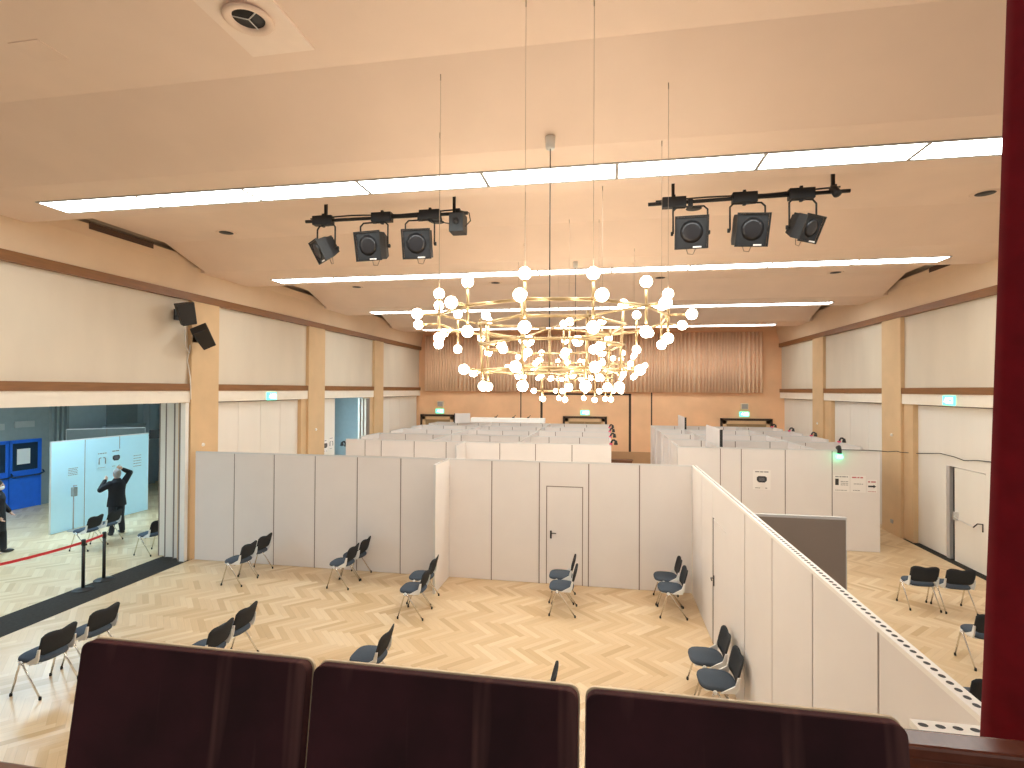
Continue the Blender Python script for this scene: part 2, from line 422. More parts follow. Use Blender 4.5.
# pleated curtain
m = MB(); n = 900; x0, x1 = -9.12, 7.1
random.seed(3)
ys = []; ph = 0
pts = []
for k in range(n + 1):
    u = k / n; x = x0 + (x1 - x0) * u
    ph += (2 * PI / n) * 105 * (1 + .22 * math.sin(u * 37) + .15 * math.sin(u * 91))
    w = math.sin(ph); pts.append((x, YB - .17 - .075 * (abs(w) ** .7) * (1 if w > 0 else -1)))
vs = [(x, y, z) for z in (3.87, 6.7) for x, y in pts]; N1 = n + 1
m.add(vs, [(k, k + 1, N1 + k + 1, N1 + k) for k in range(n)], 0, True)
o = m.build('stage_curtain', 'pleat')
sd = o.modifiers.new('thickness', 'SOLIDIFY'); sd.thickness = .01
tag(o, 'long salmon pleated curtain hung across the upper back wall', 'curtain')
# exit signs
def exit_sign(loc, rz, label, name='exit_sign'):
    t = thing(name, label, 'exit sign', loc, rz)
    MB().box((-.21, 0, -.11), (.21, .04, .11)).build('sign_box', 'exitg', t, .006)
    p = MB().box((-.0, -.004, -.075), (.17, .0, .075))                         # white doorway half
    p.build('lit_panel', 'exitw', t)
    q = MB().ball((-.075, -.004, .06), .018, 8, 0, (1, .2, 1)).tube([(-.075, -.004, .04), (-.085, -.004, -.01)], .013, 6)
    q.tube([(-.085, -.004, -.01), (-.05, -.004, -.04), (-.06, -.004, -.075)], .010, 6).tube([(-.085, -.004, -.01), (-.115, -.004, -.03), (-.15, -.004, -.03)], .010, 6)
    q.tube([(-.075, -.004, .035), (-.04, -.004, .02), (-.02, -.004, .035)], .008, 6).tube([(-.075, -.004, .035), (-.115, -.004, .02), (-.12, -.004, -.005)], .008, 6)
    q.build('running_figure', 'exitw', t)
    MB().prism([(.03, -.02), (.09, -.02), (.09, -.045), (.14, 0), (.09, .045), (.09, .02), (.03, .02)], 'y', -.007, -.004).build('arrow', 'exitg', t)
    return t
exit_sign((-8.38, YB - .06, 2.85), 0, 'green exit sign above the left door in the back wall')
exit_sign((-1.0, YB - .06, 2.86), 0, 'green exit sign above the middle door in the back wall')
exit_sign((6.34, YB - .06, 2.88), 0, 'green exit sign above the right door in the back wall')
exit_sign((XL + .04, 13.84, 3.74), PI / 2, 'green exit sign on the white lintel of the left wall')
exit_sign((XR - .04, 14.0, 3.76), -PI / 2, 'green exit sign on the white lintel of the right wall')
for x, z, s in ((-8.33, 3.22, 'left'), (6.34, 3.24, 'right')):
    t = thing('small_loudspeaker', 'small beige loudspeaker above the %s exit sign on the back wall' % s, 'loudspeaker', (x, YB, z), group='small loudspeakers on the back wall')
    MB().box((-.16, -.14, -.14), (.16, 0, .14)).build('cabinet', 'spk', t, .01)
    MB().box((-.13, -.146, -.11), (.13, -.141, .11)).build('grille', 'liteframe', t)
o = MB().box((-.55, -.5, 0), (.55, 0, .62)).box((-.6, -.52, .62), (.6, 0, .66)).build('storage_chest', 'balc', None, .01)
o.location = (.68, YB - .1, 0); tag(o, 'low brown chest standing before the stage front', 'chest')

# ceiling fittings --------------------------------------------------------
strips = [6.40, 11.88, 17.4, 22.85]
sname = ['nearest', 'second', 'third', 'farthest']
proto = None
for si, ys_ in enumerate(strips):
    for k in range(9):
        x = -8.15 + 1.655 * k
        lab = '%s frosted light panel from the left in the %s ceiling strip' % (ORD[k], sname[si])
        if proto is None:
            proto = thing('ceiling_light', lab, 'ceiling light', (x, ys_, ZLOW), group='light panels in the ceiling strips')
            MB().box((0, -.03, -.012), (1.655, 0, .0)).box((0, .43, -.012), (1.655, .46, .0)).box((0, 0, -.012), (.022, .43, .0)).box((1.633, 0, -.012), (1.655, .43, .0)).build('trim_frame', 'liteframe', proto)
            MB().box((.024, .002, -.008), (1.631, .428, .0)).build('diffuser', 'strip', proto)
        else: dup(proto, (x, ys_, ZLOW), 0, lab)
# downlights
dl = None
for x, y, lab in ((-7.38, 9.33, 'dark recessed downlight left of left lighting bar'), (-3.05, 9.33, 'dark recessed downlight behind the left lighting bar'), (1.45, 9.33, 'dark recessed downlight behind the right lighting bar'), (5.76, 9.33, 'dark recessed downlight high on the right by red curtain'),
                  (-3.13, 14.95, 'dark recessed downlight above the chandelier, beyond the second light strip'), (1.45, 14.95, 'dark recessed downlight right of the chandelier beyond the second light strip'), (5.83, 14.95, 'dark recessed downlight far right beyond the second light strip'), (-7.4, 14.95, 'dark recessed downlight far left beyond the second light strip')):
    if dl is None:
        dl = thing('downlight', lab, 'downlight', (x, y, ZHI), group='recessed downlights')
        MB().lathe([(.13, -.004), (.17, -.012), (.19, -.0), (.13, .0)], n=24).build('trim_ring', 'ceil', dl)
        MB().lathe([(.13, -.006), (.13, -.002)], n=24).build('opening', 'black', dl)
    else: dup(dl, (x, y, ZHI), 0, lab)
# air outlet on a square plate
t = thing('air_outlet', 'round air outlet on a pale plate in the near ceiling', 'air vent', (-2.9, 3.90, ZHI))
MB().box((-.31, -.75, -.02), (.31, .48, 0)).build('plate', 'plate', t, .004)
MB().lathe([(.17, -.02), (.20, -.04), (.18, -.06), (.135, -.05), (.125, -.03), (.125, -.02)], n=32).build('ring', 'ceil', t)
MB().lathe([(.125, -.030), (.125, -.025)], n=32).build('opening', 'black', t)
g = MB()
for a in (90, 210, 330): g.tube([(0, 0, -.04), (.12 * math.cos(math.radians(a)), .12 * math.sin(math.radians(a)), -.04)], .005, 6)
g.build('vane', 'bracket', t)
o = MB().box((-.16, -.14, -.008), (.16, .14, 0)).build('access_hatch', 'ceil'); o.location = (-5.1, 4.0, ZHI); tag(o, 'small flush access hatch in the near left ceiling', 'hatch')

# ------------------------------------------------------------------ partitions (2.5 m high boards between posts)
PH = 2.5
def partition(p0, p1, label, cuts=None, h=PH, th=.045, m='part', group=None, holes=False, door=None, z0=0.):
    """straight run from p0 to p1 (world xy); the board faces lie to the left of the run"""
    p0 = Vector(p0); p1 = Vector(p1); d = p1 - p0; L = d.length; ang = math.atan2(d.y, d.x)
    t = thing('partition_wall', label, 'partition wall', (p0.x, p0.y, z0), ang, group)
    if cuts is None:
        n = max(1, round(L)); cuts = [L * k / n for k in range(n + 1)]
    for k in range(len(cuts) - 1):
        a, b = cuts[k] + .012, cuts[k + 1] - .012
        if door and door[0] == k:
            da, db, dz = door[1], door[2], door[3]
            fr = MB().box((a, -th, .01), (da - .02, 0, h - .03)).box((db + .02, -th, .01), (b, 0, h - .03)).box((da - .02, -th, dz + .02), (db + .02, 0, h - .03))
            fr.build('door_panel', m, t)
            MB().box((da - .02, -th * .6, 0), (da, -th * .4, dz + .02)).box((db, -th * .6, 0), (db + .02, -th * .4, dz + .02)).box((da - .02, -th * .6, dz), (db + .02, -th * .4, dz + .02)).build('door_gap', m if holes else 'gap', t)
            lf = MB().box((da, -th, .012), (db, -.004, dz)).build('door_leaf', m, t)
            hx = da + .08 if door[4] > 0 else db - .08; s = door[4]
            for sd in (0, -th):
                g = 1 if sd == 0 else -1
                hm = MB().box((hx - .018, min(sd, sd + g * .008), .93), (hx + .018, max(sd, sd + g * .008), 1.09))
                hm.tube([(hx, sd, 1.05), (hx, sd + g * .05, 1.05), (hx + s * .11, sd + g * .055, 1.05)], .009, 6)
                hm.build('door_handle', 'blackmetal', lf)
        else:
            MB().box((a, -th, .01), (b, 0, h - .03)).build('panel', m, t)
    jm = MB()
    for k, c in enumerate(cuts):
        if 0 < k < len(cuts) - 1: jm.box((c - .012, -th * .9, .0), (c + .012, -th * .2, h - .03))
    if jm.v: jm.build('joint', 'gap', t)
    pm = MB()
    for c in (cuts[0], cuts[-1]): pm.box((c - .012 if c else 0, -th - .001, 0), (c + .012 if not c else c, .001, h - .03))
    pm.build('end_post', 'alu', t)
    w = th if not holes else .08
    tr = MB().box((0, -w, h - .03), (L, 0.0, h))
    if holes:
        y = -w * .5; n = int(L / .065)
        for k in range(n):
            c = (k + .5) * L / n; vs = [(c + .02 * math.cos(q * PI / 6), y + .016 * math.sin(q * PI / 6), h + .0008) for q in range(12)]
            tr.add(vs, [tuple(range(12))], 1)
    tr.build('top_rail', ['white' if holes else 'alu', 'black'], t)
    return t
YF = 10.88; X0 = 1.665
# front wall: 11 one-metre boards, the one with the door is third from the right
# run right to left: its body (local -y) lies on the far side of y = YF
partition((X0, YF), (X0 - 11, YF), 'long off-white partition across the hall with a closed door, in front of the cubicles', door=(2, 2.13, 2.84, 1.98, -1))
# run towards the back of the hall: its body lies on the right of x = X0
t = partition((X0, 2.672), (X0, YF - .003), 'partition from balcony into hall, perforated white top edge, two chairs against it', cuts=[0, .985, 2.055, 3.125, 4.205, 6.205, 7.195, 8.172], holes=True, door=(4, 5.225, 6.135, 1.95, -1))
MB().box((6.125, -.03, 0), (6.155, .002, 1.97)).build('door_slot', 'black', t)
partition((X0 - .325, 2.668), (X0 + .08, 2.668), 'short perforated-top partition turning left below the balcony', holes=True)
partition((1.75, 6.80), (2.75, 6.80), 'single grey-brown partition board standing off the right of the perforated-top partition', m='partgrey')
partition((-3.29, 9.93), (-3.29, YF - .003), 'short white partition stub projecting from the long front partition, beside two chairs')

# cubicles left of centre
LBX, RBX = -7.5, .15
rowsL = [14.55, 16.8, 18.95, 21.0, 23.1]
nm = ['nearest', 'second', 'third', 'fourth', 'rearmost']
for k, y in enumerate(rowsL):
    partition((RBX, y), (LBX, y), '%s cross partition of the left cubicle block' % nm[k], group='cross partitions of the left cubicle block',
              cuts=[0, 1.05, 2.05, 3.05, 4.05, 4.6, 5.55, 6.55, 7.05, 7.65] if k == 0 else None)
    if k < 4:
        y2 = rowsL[k + 1]
        for q, (x, nmx) in enumerate(((LBX, 'left outer'), (-5.0, 'left inner'), (-2.4, 'right inner'), (RBX - .045, 'right outer'))):
            s = .9 if q in (0, 3) else 0
            partition((x + .045, y2 - .003), (x + .045, y + .05 + s), '%s side partition between the %s and %s cross partitions, left cubicle block' % (nmx, nm[k], nm[k + 1]), group='side partitions of the left cubicle block')
partition((-3.92, 13.6), (-3.92, 14.545), 'short white partition stub before the left cubicle block')
# cubicles on the right
rowsR = [14.5, 16.65, 18.75, 20.85, 22.9]
for k, y in enumerate(rowsR):
    partition((6.65, y), (1.85, y), '%s cross partition of the right cubicle block' % nm[k], group='cross partitions of the right cubicle block',
              cuts=[0, 1.08, 2.17, 3.22, 3.73, 4.8] if k == 0 else None)
    if k < 4:
        y2 = rowsR[k + 1]
        for q, (x, nmx) in enumerate(((1.85, 'left outer'), (2.93, 'left inner'), (5.2, 'right inner'), (6.6, 'right outer'))):
            a, b = (y + .05, y2 - .003)
            if q == 0: b = y2 - .75
            if q == 3: a = y + .9
            partition((x + .045, b), (x + .045, a), '%s side partition between the %s and %s cross partitions, right cubicle block' % (nmx, nm[k], nm[k + 1]), group='side partitions of the right cubicle block')
# boards standing up above the cubicles
def raised(p0, p1, label, h=.45):
    t = thing('raised_board', label, 'board', (p0[0], p0[1], PH)); dx, dy = p1[0] - p0[0], p1[1] - p0[1]
    if abs(dx) > abs(dy): MB().box((0, -.015, 0), (dx, .015, h)).build('board', 'part', t); MB().box((-.02, -.02, 0), (0, .02, h)).build('edge_profile', 'black', t)
    else: MB().box((-.015, 0, 0), (.015, dy, h)).build('board', 'part', t); MB().box((-.03, -.02, 0), (.04, 0, h)).build('edge_profile', 'black', t)
    return t
raised((2.952, 14.6), (2.952, 16.6), 'large white board raised above the right cubicles, nearest of the two there')
raised((2.952, 20.9), (2.952, 22.85), 'smaller-looking white board raised above the right cubicles, farther of the two there')
t = raised((-6.25, 22.3), (-5.5, 22.6), 'white board raised above the left cubicles near the left back door', .42)
t.rotation_euler.z = .75; t.location = (-6.45, 22.35, 2.5)
t = thing('covered_screen', 'low white covered screen lying across the far left cubicles', 'screen', (-4.3, 23.4, 2.5))
MB().prism([(-.1, 0), (.3, 0), (.3, .2), (-.02, .18)], 'x', -1.7, 1.65).build('cover', 'white', t, .01)
for k, x in enumerate((-.55, .25, .92)):
    o = MB().box((-.05, -.03, -.02), (.05, .03, .02)).tube([(.02, 0, .02), (.1, .02, .1)], .012, 6).build('clamp', 'black')
    o.location = (-4.3 + x, 23.36, 2.73); tag(o, '%s small black clamp from the left on the low white screen' % ORD[k], 'clamp', 'small clamps on the white screen')
# goose-neck call lamps at the aisle ends
def call_lamp(loc, label, flip=1, pink=True, group='black call lamps at the aisle ends of the cubicles'):
    t = thing('call_lamp', label, 'lamp', loc, 0 if flip > 0 else PI, group)
    MB().box((-.05, -.03, -.05), (.03, .03, .01)).build('clip', 'pink' if pink else 'black', t)
    MB().tube([(0, 0, 0), (.01, 0, .05), (.04, 0, .09), (.08, 0, .09), (.11, 0, .06)], .026, 8).build('neck', 'black', t)
    MB().lathe([(.03, .04), (.055, -.07), (.05, -.075), (.02, .0)], (.12, 0, .04), 12).build('shade', 'black', t)
    return t
for k, y in enumerate(rowsL[:4]):
    call_lamp((RBX + .0, y + .03, PH + .03), '%s black call lamp with pink clip, right end of left cubicle block' % ORD[k])
for k, y in enumerate(rowsR[1:]):
    call_lamp((6.6, y + .03, PH + .03), '%s black call lamp with pink clip, right end of right cubicle block' % ORD[k])
call_lamp((LBX - .02, 14.58, 2.32), 'black curled lamp at the left end of the nearest left cubicle wall', -1, False, None)
t = thing('signal_lamp', 'green glowing signal lamp clipped over the right cubicle wall', 'lamp', (5.7, 14.46, 2.5))
MB().tube([(0, .05, .05), (0, -.02, .08), (0, -.06, .0), (0, -.06, -.1)], .05, 10).build('housing', 'black', t)
MB().lathe([(.05, -.03), (.07, -.12), (.05, -.14)], (0, -.07, -.06), 14).build('green_lens', 'greenlamp', t)
# posters
def poster(loc, w, h, label, kind, rz=0., name='poster', paper='paper'):
    t = thing(name, label, 'poster', loc, rz)
    MB().box((-w / 2, -.003, 0), (w / 2, 0, h)).build('sheet', paper, t)
    r = random.Random(w * 1000 + h * 77 + loc[0])
    def words(x0, x1, z, s, m):
        mb = MB(); x = x0
        while x < x1 - s:
            l = min(s * (1 + 2.5 * r.random()), x1 - x); mb.box((x, -.0045, z - s * .4), (x + l, -.003, z + s * .4)); x += l + s * .5
        mb.build('printed_line', m, t)
    if kind == 'mask':
        words(-w * .38, w * .38, h * .9, .035, 'ink')
        MB().prism([(-.12, .05), (-.08, .08), (.08, .08), (.12, .05), (.12, -.03), (.07, -.08), (-.07, -.08), (-.12, -.03)], 'y', -.006, -.003).xf(Matrix.Translation((0, 0, h * .52))).build('mask_symbol', 'inkdark', t)
        b = MB()
        for q in (-.03, 0, .03): b.box((-.07, -.0075, h * .52 + q - .005), (.07, -.006, h * .52 + q + .005))
        b.build('mask_folds', 'ink', t); words(-w * .38, -w * .1, h * .08, .02, 'ink'); words(w * .2, w * .38, h * .08, .025, 'ink')
    elif kind == 'phone':
        words(-w * .4, w * .4, h * .9, .03, 'ink'); b = MB().box((-w * .4, -.006, h * .4), (-w * .18, -.003, h * .78)); b.build('phone_symbol', 'inkdark', t)
        for z in (.62, .52, .42): words(-w * .05, w * .42, h * z, .02, 'ink')
        words(-w * .4, w * .4, h * .1, .018, 'ink')
    elif kind == 'red':
        words(-w * .42, w * .42, h * .88, .04, 'inkred'); words(-w * .3, w * .35, h * .5, .02, 'ink'); words(-w * .35, w * .1, h * .12, .02, 'ink')
    elif kind == 'arrow':
        words(-w * .42, w * .42, h * .85, .04, 'inkred')
        MB().prism([(-.09, .02), (.03, .02), (.03, .045), (.09, 0), (.03, -.045), (.03, -.02), (-.09, -.02)], 'y', -.006, -.003).xf(Matrix.Translation((0, 0, h * .5))).build('arrow_symbol', 'inkdark', t)
        words(-w * .4, w * .4, h * .1, .018, 'inkred')
    elif kind == 'hands':
        words(-w * .4, w * .4, h * .9, .03, 'ink')
        MB().tube([(-.1, -.005, h * .3), (-.1, -.005, h * .62), (-.04, -.005, h * .66)], .014, 6).tube([(.1, -.005, h * .3), (.1, -.005, h * .62), (.04, -.005, h * .66)], .014, 6).build('hand_symbol', 'ink', t)
        words(-w * .4, w * .3, h * .1, .02, 'ink')
    else:
        for z in (.85, .7, .55, .4, .25): words(-w * .4, w * .4, h * z, .022, 'ink')
    return t
poster((3.92, 14.497, 1.45), .42, .5, 'white notice with a black face-mask symbol on the right cubicle wall', 'mask')
poster((5.78, 14.497, 1.46), .36, .42, 'white notice with a dark phone symbol below the green lamp', 'phone')
poster((6.16, 14.497, 1.46), .34, .42, 'white notice with a red headline, middle of three on the cubicle wall', 'red')
poster((6.47, 14.497, 1.46), .22, .32, 'pinkish notice with black arrow at the right edge of the cubicle wall', 'arrow')
# cable from the cubicle wall to the right wall
m = MB().tube([(5.72, 14.48, 2.51), (6.2, 14.47, 2.512), (6.65, 14.5, 2.50), (7.2, 15.3, 2.40), (7.86, 16.22, 2.33), (7.86, 16.05, 2.32), (8.04, 15.55, 2.35), (8.04, 14.64, 2.46), (8.04, 14.1, 2.44), (8.04, 13.75, 2.40), (8.04, 13.3, 2.46), (8.04, 12.4, 2.50)], .009, 6)
tag(m.build('cable', 'black'), 'thin black cable strung from the green lamp along the right folding wall', 'cable')
poster((XL - .155, 17.15, 1.75), .3, .45, 'small notice with dark round symbol on the single folding leaf of left wall', 'mask', PI / 2)
poster((XL - .155, 17.55, 1.8), .28, .45, 'small notice with hand outlines on the single folding leaf of left wall', 'hands', PI / 2)

# ------------------------------------------------------------------ chairs
def make_chair(label):
    t = thing('stacking_chair', label, 'chair')
    # seat pad
    out = []
    for q in range(28):
        a = 2 * PI * q / 28; c, s_ = math.cos(a), math.sin(a); e = .62
        out.append((.225 * math.copysign(abs(c) ** e, c), .03 + .215 * math.copysign(abs(s_) ** (e if s_ > 0 else .75), s_)))
    m = MB(); rings = [(1.0, .435), (1.02, .45), (1.0, .47), (.93, .485)]
    vs = [(x * k, .03 + (y - .03) * k, z + .018 * max(0, -(y - .03)) * -1) for k, z in rings for x, y in out]; n = len(out)
    fs = [(r * n + q, r * n + (q + 1) % n, (r + 1) * n + (q + 1) % n, (r + 1) * n + q) for r in range(3) for q in range(n)]
    fs += [tuple(range(n - 1, -1, -1)), tuple(3 * n + q for q in range(n))]
    m.add(vs, fs, 0, True); m.build('seat', 'seat', t)
    MB().box((-.2, -.14, .42), (.2, .2, .436)).build('seat_shell', 'bracket', t, .004)
    # backrest, curved with a dip in its upper edge
    m = MB(); nx, nz = 14, 5; vs = []
    for side in (0, 1):
        for i in range(nx + 1):
            u = -1 + 2 * i / nx; x = .232 * u
            rnd = .05 * max(0, (abs(u) - .72) / .28) ** 2
            zt = .815 - .022 * math.exp(-(u / .3) ** 2) - rnd * .9; zb = .52 + rnd * 1.3
            for j in range(nz + 1):
                z = zb + (zt - zb) * j / nz
                y = -.165 - .085 * (z - .5) / .31 + .028 * u * u - .004
                th = .014 if 0 < j < nz and 0 < i < nx else .008
                vs.append((x, y + (th if side else -th), z))
    S1 = (nx + 1) * (nz + 1); fs = []
    for i in range(nx):
        for j in range(nz):
            a = i * (nz + 1) + j; b = a + nz + 1
            fs += [(a, b, b + 1, a + 1), (S1 + a, S1 + a + 1, S1 + b + 1, S1 + b)]
    rim = [i * (nz + 1) for i in range(nx + 1)] + [nx * (nz + 1) + j for j in range(1, nz + 1)] + [i * (nz + 1) + nz for i in range(nx - 1, -1, -1)] + [j for j in range(nz - 1, 0, -1)]
    for a, b in zip(rim, rim[1:] + rim[:1]): fs.append((a, S1 + a, S1 + b, b))
    m.add(vs, fs, 0, True); m.build('backrest', 'back', t)
    for s in (-1, 1):
        x = s * .243
        MB().prism([(-.02, .425), (.03, .425), (-.135, .52), (-.165, .62), (-.195, .62), (-.18, .50), (-.15, .43)], 'x', min(x - s * .02, x), max(x - s * .02, x)).build('back_bracket', 'bracket', t, .003)
        l = MB().tube([(x, .10, .435), (x, .11, .40), (x * 1.02, .225, .02)], .0115, 8).build('leg', 'chrome', t)
        MB().lathe([(.014, 0), (.017, .01), (.015, .04)], (x * 1.02, .225, 0), 8).build('foot_cap', 'rubber', l)
        l = MB().tube([(x, .08, .44), (x, .05, .40), (x * 1.02, -.225, .02)], .0115, 8).build('leg', 'chrome', t)
        MB().lathe([(.014, 0), (.017, .01), (.015, .04)], (x * 1.02, -.225, 0), 8).build('foot_cap', 'rubber', l)
        MB().ball((x, .09, .43), .028, 8, 0, (.6, 1, 1)).build('leg_hub', 'bracket', t)
    MB().tube([(-.24, .085, .415), (.24, .085, .415)], .011, 8).tube([(-.24, -.05, .415), (.24, -.05, .415)], .011, 8).build('cross_bar', 'chrome', t)
    return t
W = PI / 2; chair0 = None
CH = [(-7.27, 5.90, W, 'grey chair at bottom left corner of the photo, left end of its pair'),
      (-7.30, 6.57, W, 'grey chair behind the bottom left corner chair, just clear of the velvet seat'),
      (-7.37, 9.82, W, 'nearer grey chair of the pair at the left end of the long partition'),
      (-7.43, 10.42, W, 'farther grey chair of the pair at the left end of the long partition'),
      (-5.21, 10.06, W, 'nearer grey chair of the second pair from left along the long partition'),
      (-5.20, 10.59, W, 'farther grey chair of the second pair from left, backrest touching the partition'),
      (-3.30, 9.00, W, 'nearer grey chair of the pair beside the white partition stub'),
      (-3.37, 9.62, W, 'farther grey chair of the pair beside the white partition stub'),
      (-5.28, 6.40, W, 'grey chair partly hidden by the leftmost velvet seat, left of its pair'),
      (-5.33, 6.98, W, 'grey chair with legs in view above the leftmost velvet seat, right of its pair'),
      (-3.03, 6.62, W, 'single grey chair rising over the middle velvet seat'),
      (-.74, 9.60, W, 'nearer grey chair of the pair before the partition door'),
      (-.80, 10.16, W, 'farther grey chair of the pair before the partition door'),
      (1.17, 9.86, W, 'nearer grey chair of the pair in the right corner of the partitions'),
      (1.15, 10.42, W, 'farther grey chair of the pair in the right corner of the partitions'),
      (1.34, 7.40, W, 'farther grey chair of the pair against the perforated-top partition'),
      (1.36, 6.83, W, 'nearer grey chair of the pair against the perforated-top partition'),
      (-.78, 6.05, W, 'grey chair of which only the backrest tip shows between two velvet seats'),
      (5.69, 11.02, 0, 'left grey chair of the pair in the right aisle, seen from behind'),
      (6.24, 10.97, 0, 'right grey chair of the pair in the right aisle, seen from behind'),
      (5.43, 8.86, 0, 'grey chair in the right aisle half covered by the red curtain'),
      (4.22, 6.92, 0, 'grey chair at lower right, backrest just showing beside the red curtain'),
      (-12.57, 11.15, W + .15, 'left dark chair of the pair behind the barrier posts in the foyer'),
      (-12.62, 11.72, W + .15, 'right dark chair of the pair behind the barrier posts in the foyer'),
      (-10.74, 11.14, W, 'dark chair in the foyer half hidden by the parked folding leaves')]
for x, y, r, lab in CH:
    g = 'grey stacking chairs set out in the hall'
    if chair0 is None: chair0 = make_chair(lab); chair0.location = (x, y, 0); chair0.rotation_euler.z = r; chair0['group'] = g
    else: dup(chair0, (x, y, 0), r, lab, g)

# ------------------------------------------------------------------ chandeliers
def chandelier(cx, cy, zo, label):
    t = thing('chandelier', label, 'chandelier', (cx, cy, 4.72 + zo))
    bulbm = MB().ball((0, 0, 0), .051, 12).build('bulb', 'bulb', t)
    sockm = MB().lathe([(.016, -.06), (.02, -.045), (.018, 0)], n=8).build('socket', 'brass', bulbm)
    first = [True]
    def bulb(p, axis):
        q = Vector((0, 0, 1)).rotation_difference(Vector(axis))
        if first[0]: o = bulbm; first[0] = False
        else:
            o = bulbm.copy(); COL.objects.link(o); s = sockm.copy(); COL.objects.link(s); s.parent = o; o.parent = t
        o.location = p; o.rotation_mode = 'QUATERNION'; o.rotation_quaternion = q
    def ring(name, R, n, ph, z, el=1.36, tw=.15):
        m = MB(); P = []
        for k in range(n):
            x, y = R * math.cos(ph + 2 * PI * k / n), el * R * math.sin(ph + 2 * PI * k / n)
            P.append((x * math.cos(tw) - y * math.sin(tw), x * math.sin(tw) + y * math.cos(tw), z))
        for k in range(n): m.tube([P[k], P[(k + 1) % n]], .014, 8)
        m.build(name, 'brass', t); return P
    up = ring('upper_ring', 1.20, 14, PI / 14 - PI / 2, -.05)
    mid = ring('inner_ring', .80, 8, PI / 8, -.10); mid2 = ring('middle_ring', .78, 8, PI / 8, -.30)
    low = ring('lower_ring', .74, 8, PI / 8, -.56)
    for k, p in enumerate(up):
        r = Vector(p).normalized(); a = Vector(p)
        MB().tube([a - Vector((0, 0, .17)), a + Vector((0, 0, .15))], .013, 8).tube([a, a + r * .16], .012, 8).build('bulb_arm', 'brass', t)
        bulb(a + Vector((0, 0, .2)), (0, 0, 1)); bulb(a - Vector((0, 0, .22)), (0, 0, -1)); bulb(a + r * .22, r)
    for k, p in enumerate(low):
        a = Vector(p); r = Vector((a.x, a.y, 0)).normalized()
        MB().tube([a - Vector((0, 0, .12)), (a.x * 1.05, a.y * 1.05, .05 if k % 2 else -.05)], .013, 8).tube([a, a + r * .16], .012, 8).build('long_tube', 'brass', t)
        bulb(a - Vector((0, 0, .165)), (0, 0, -1)); bulb(a + r * .21, r)
        if k % 2: bulb((a.x * 1.05, a.y * 1.05, .1), (0, 0, 1))
        b = Vector(mid2[k]); r2 = Vector((b.x, b.y, 0)).normalized()
        MB().tube([b, b - r2 * .18], .011, 8).build('inner_arm', 'brass', t); bulb(b - r2 * .24, -r2)
    # spokes tie the rings together
    sp = MB()
    for k in range(0, 8, 2):
        sp.tube([mid[k], (mid[k][0] * .05, mid[k][1] * .05, -.1)], .010, 6)
        j = min(range(14), key=lambda q: (Vector(up[q]) - Vector(mid[k])).length); sp.tube([mid[k], up[j]], .010, 6)
        sp.tube([low[k], (low[k][0] * .05, low[k][1] * .05, -.56)], .010, 6)
    sp.tube([(0, 0, -.56), (0, 0, -.1)], .012, 8)
    sp.build('spoke', 'brass', t)
    ztop = 4.72 + zo
    for k in (0, 2, 3, 5, 7, 10, 11, 13):
        p = up[k]
        zc = ceil_z(cy + p[1])
        MB().tube([(p[0], p[1], .0), (p[0], p[1], zc - ztop)], .0018, 5).tube([(p[0], p[1], zc - ztop - .06), (p[0], p[1], zc - ztop)], .005, 6).build('suspension_wire', 'wire', t)
    zc = ceil_z(cy)
    MB().tube([(0, 0, -.1), (0, 0, zc - ztop - .1)], .006, 6).build('power_cord', 'black', t)
    MB().lathe([(.045, -.13), (.05, -.12), (.055, 0)], (0, 0, zc - ztop), 14).build('canopy', 'bracket', t)
    return t
chandelier(-.60, 5.72, 0, 'large brass chandelier of globe bulbs in tiered rings, nearest, hanging mid-hall')
chandelier(-.63, 11.2, -.22, 'second globe-bulb chandelier, smaller-looking, seen behind and below the near one')

# ------------------------------------------------------------------ lighting bars and stage lights
def light_bar(x0, x1, z0, z1, y, boxes, label):
    t = thing('lighting_bar', label, 'lighting bar', (x0, y, z0)); L = x1 - x0; dz = z1 - z0
    MB().tube([(0, 0, 0), (L, 0, dz)], .026, 12).build('pipe', 'blackmetal', t)
    MB().tube([(.1, -.03, .03), (L * .3, -.03, .05), (L * .6, -.03, .02 + dz * .6), (L * .95, -.03, .05 + dz)], .012, 6).build('cable', 'black', t)
    for b in boxes:
        z = dz * b / L
        MB().box((b - .16, -.06, z - .07), (b + .16, .06, z + .07)).box((b - .02, -.02, z + .07), (b + .02, .02, z + .11)).box((b - .02, -.03, z - .1), (b + .02, .03, z - .07)).build('junction_box', 'black', t, .006)
    for b in (L * .13, L * .92):
        z = dz * b / L
        MB().box((b - .02, -.02, z), (b + .02, .02, ZHI - z0)).box((b - .06, -.04, ZHI - z0 - .02), (b + .06, .04, ZHI - z0)).build('hanger', 'blackmetal', t)
    return t
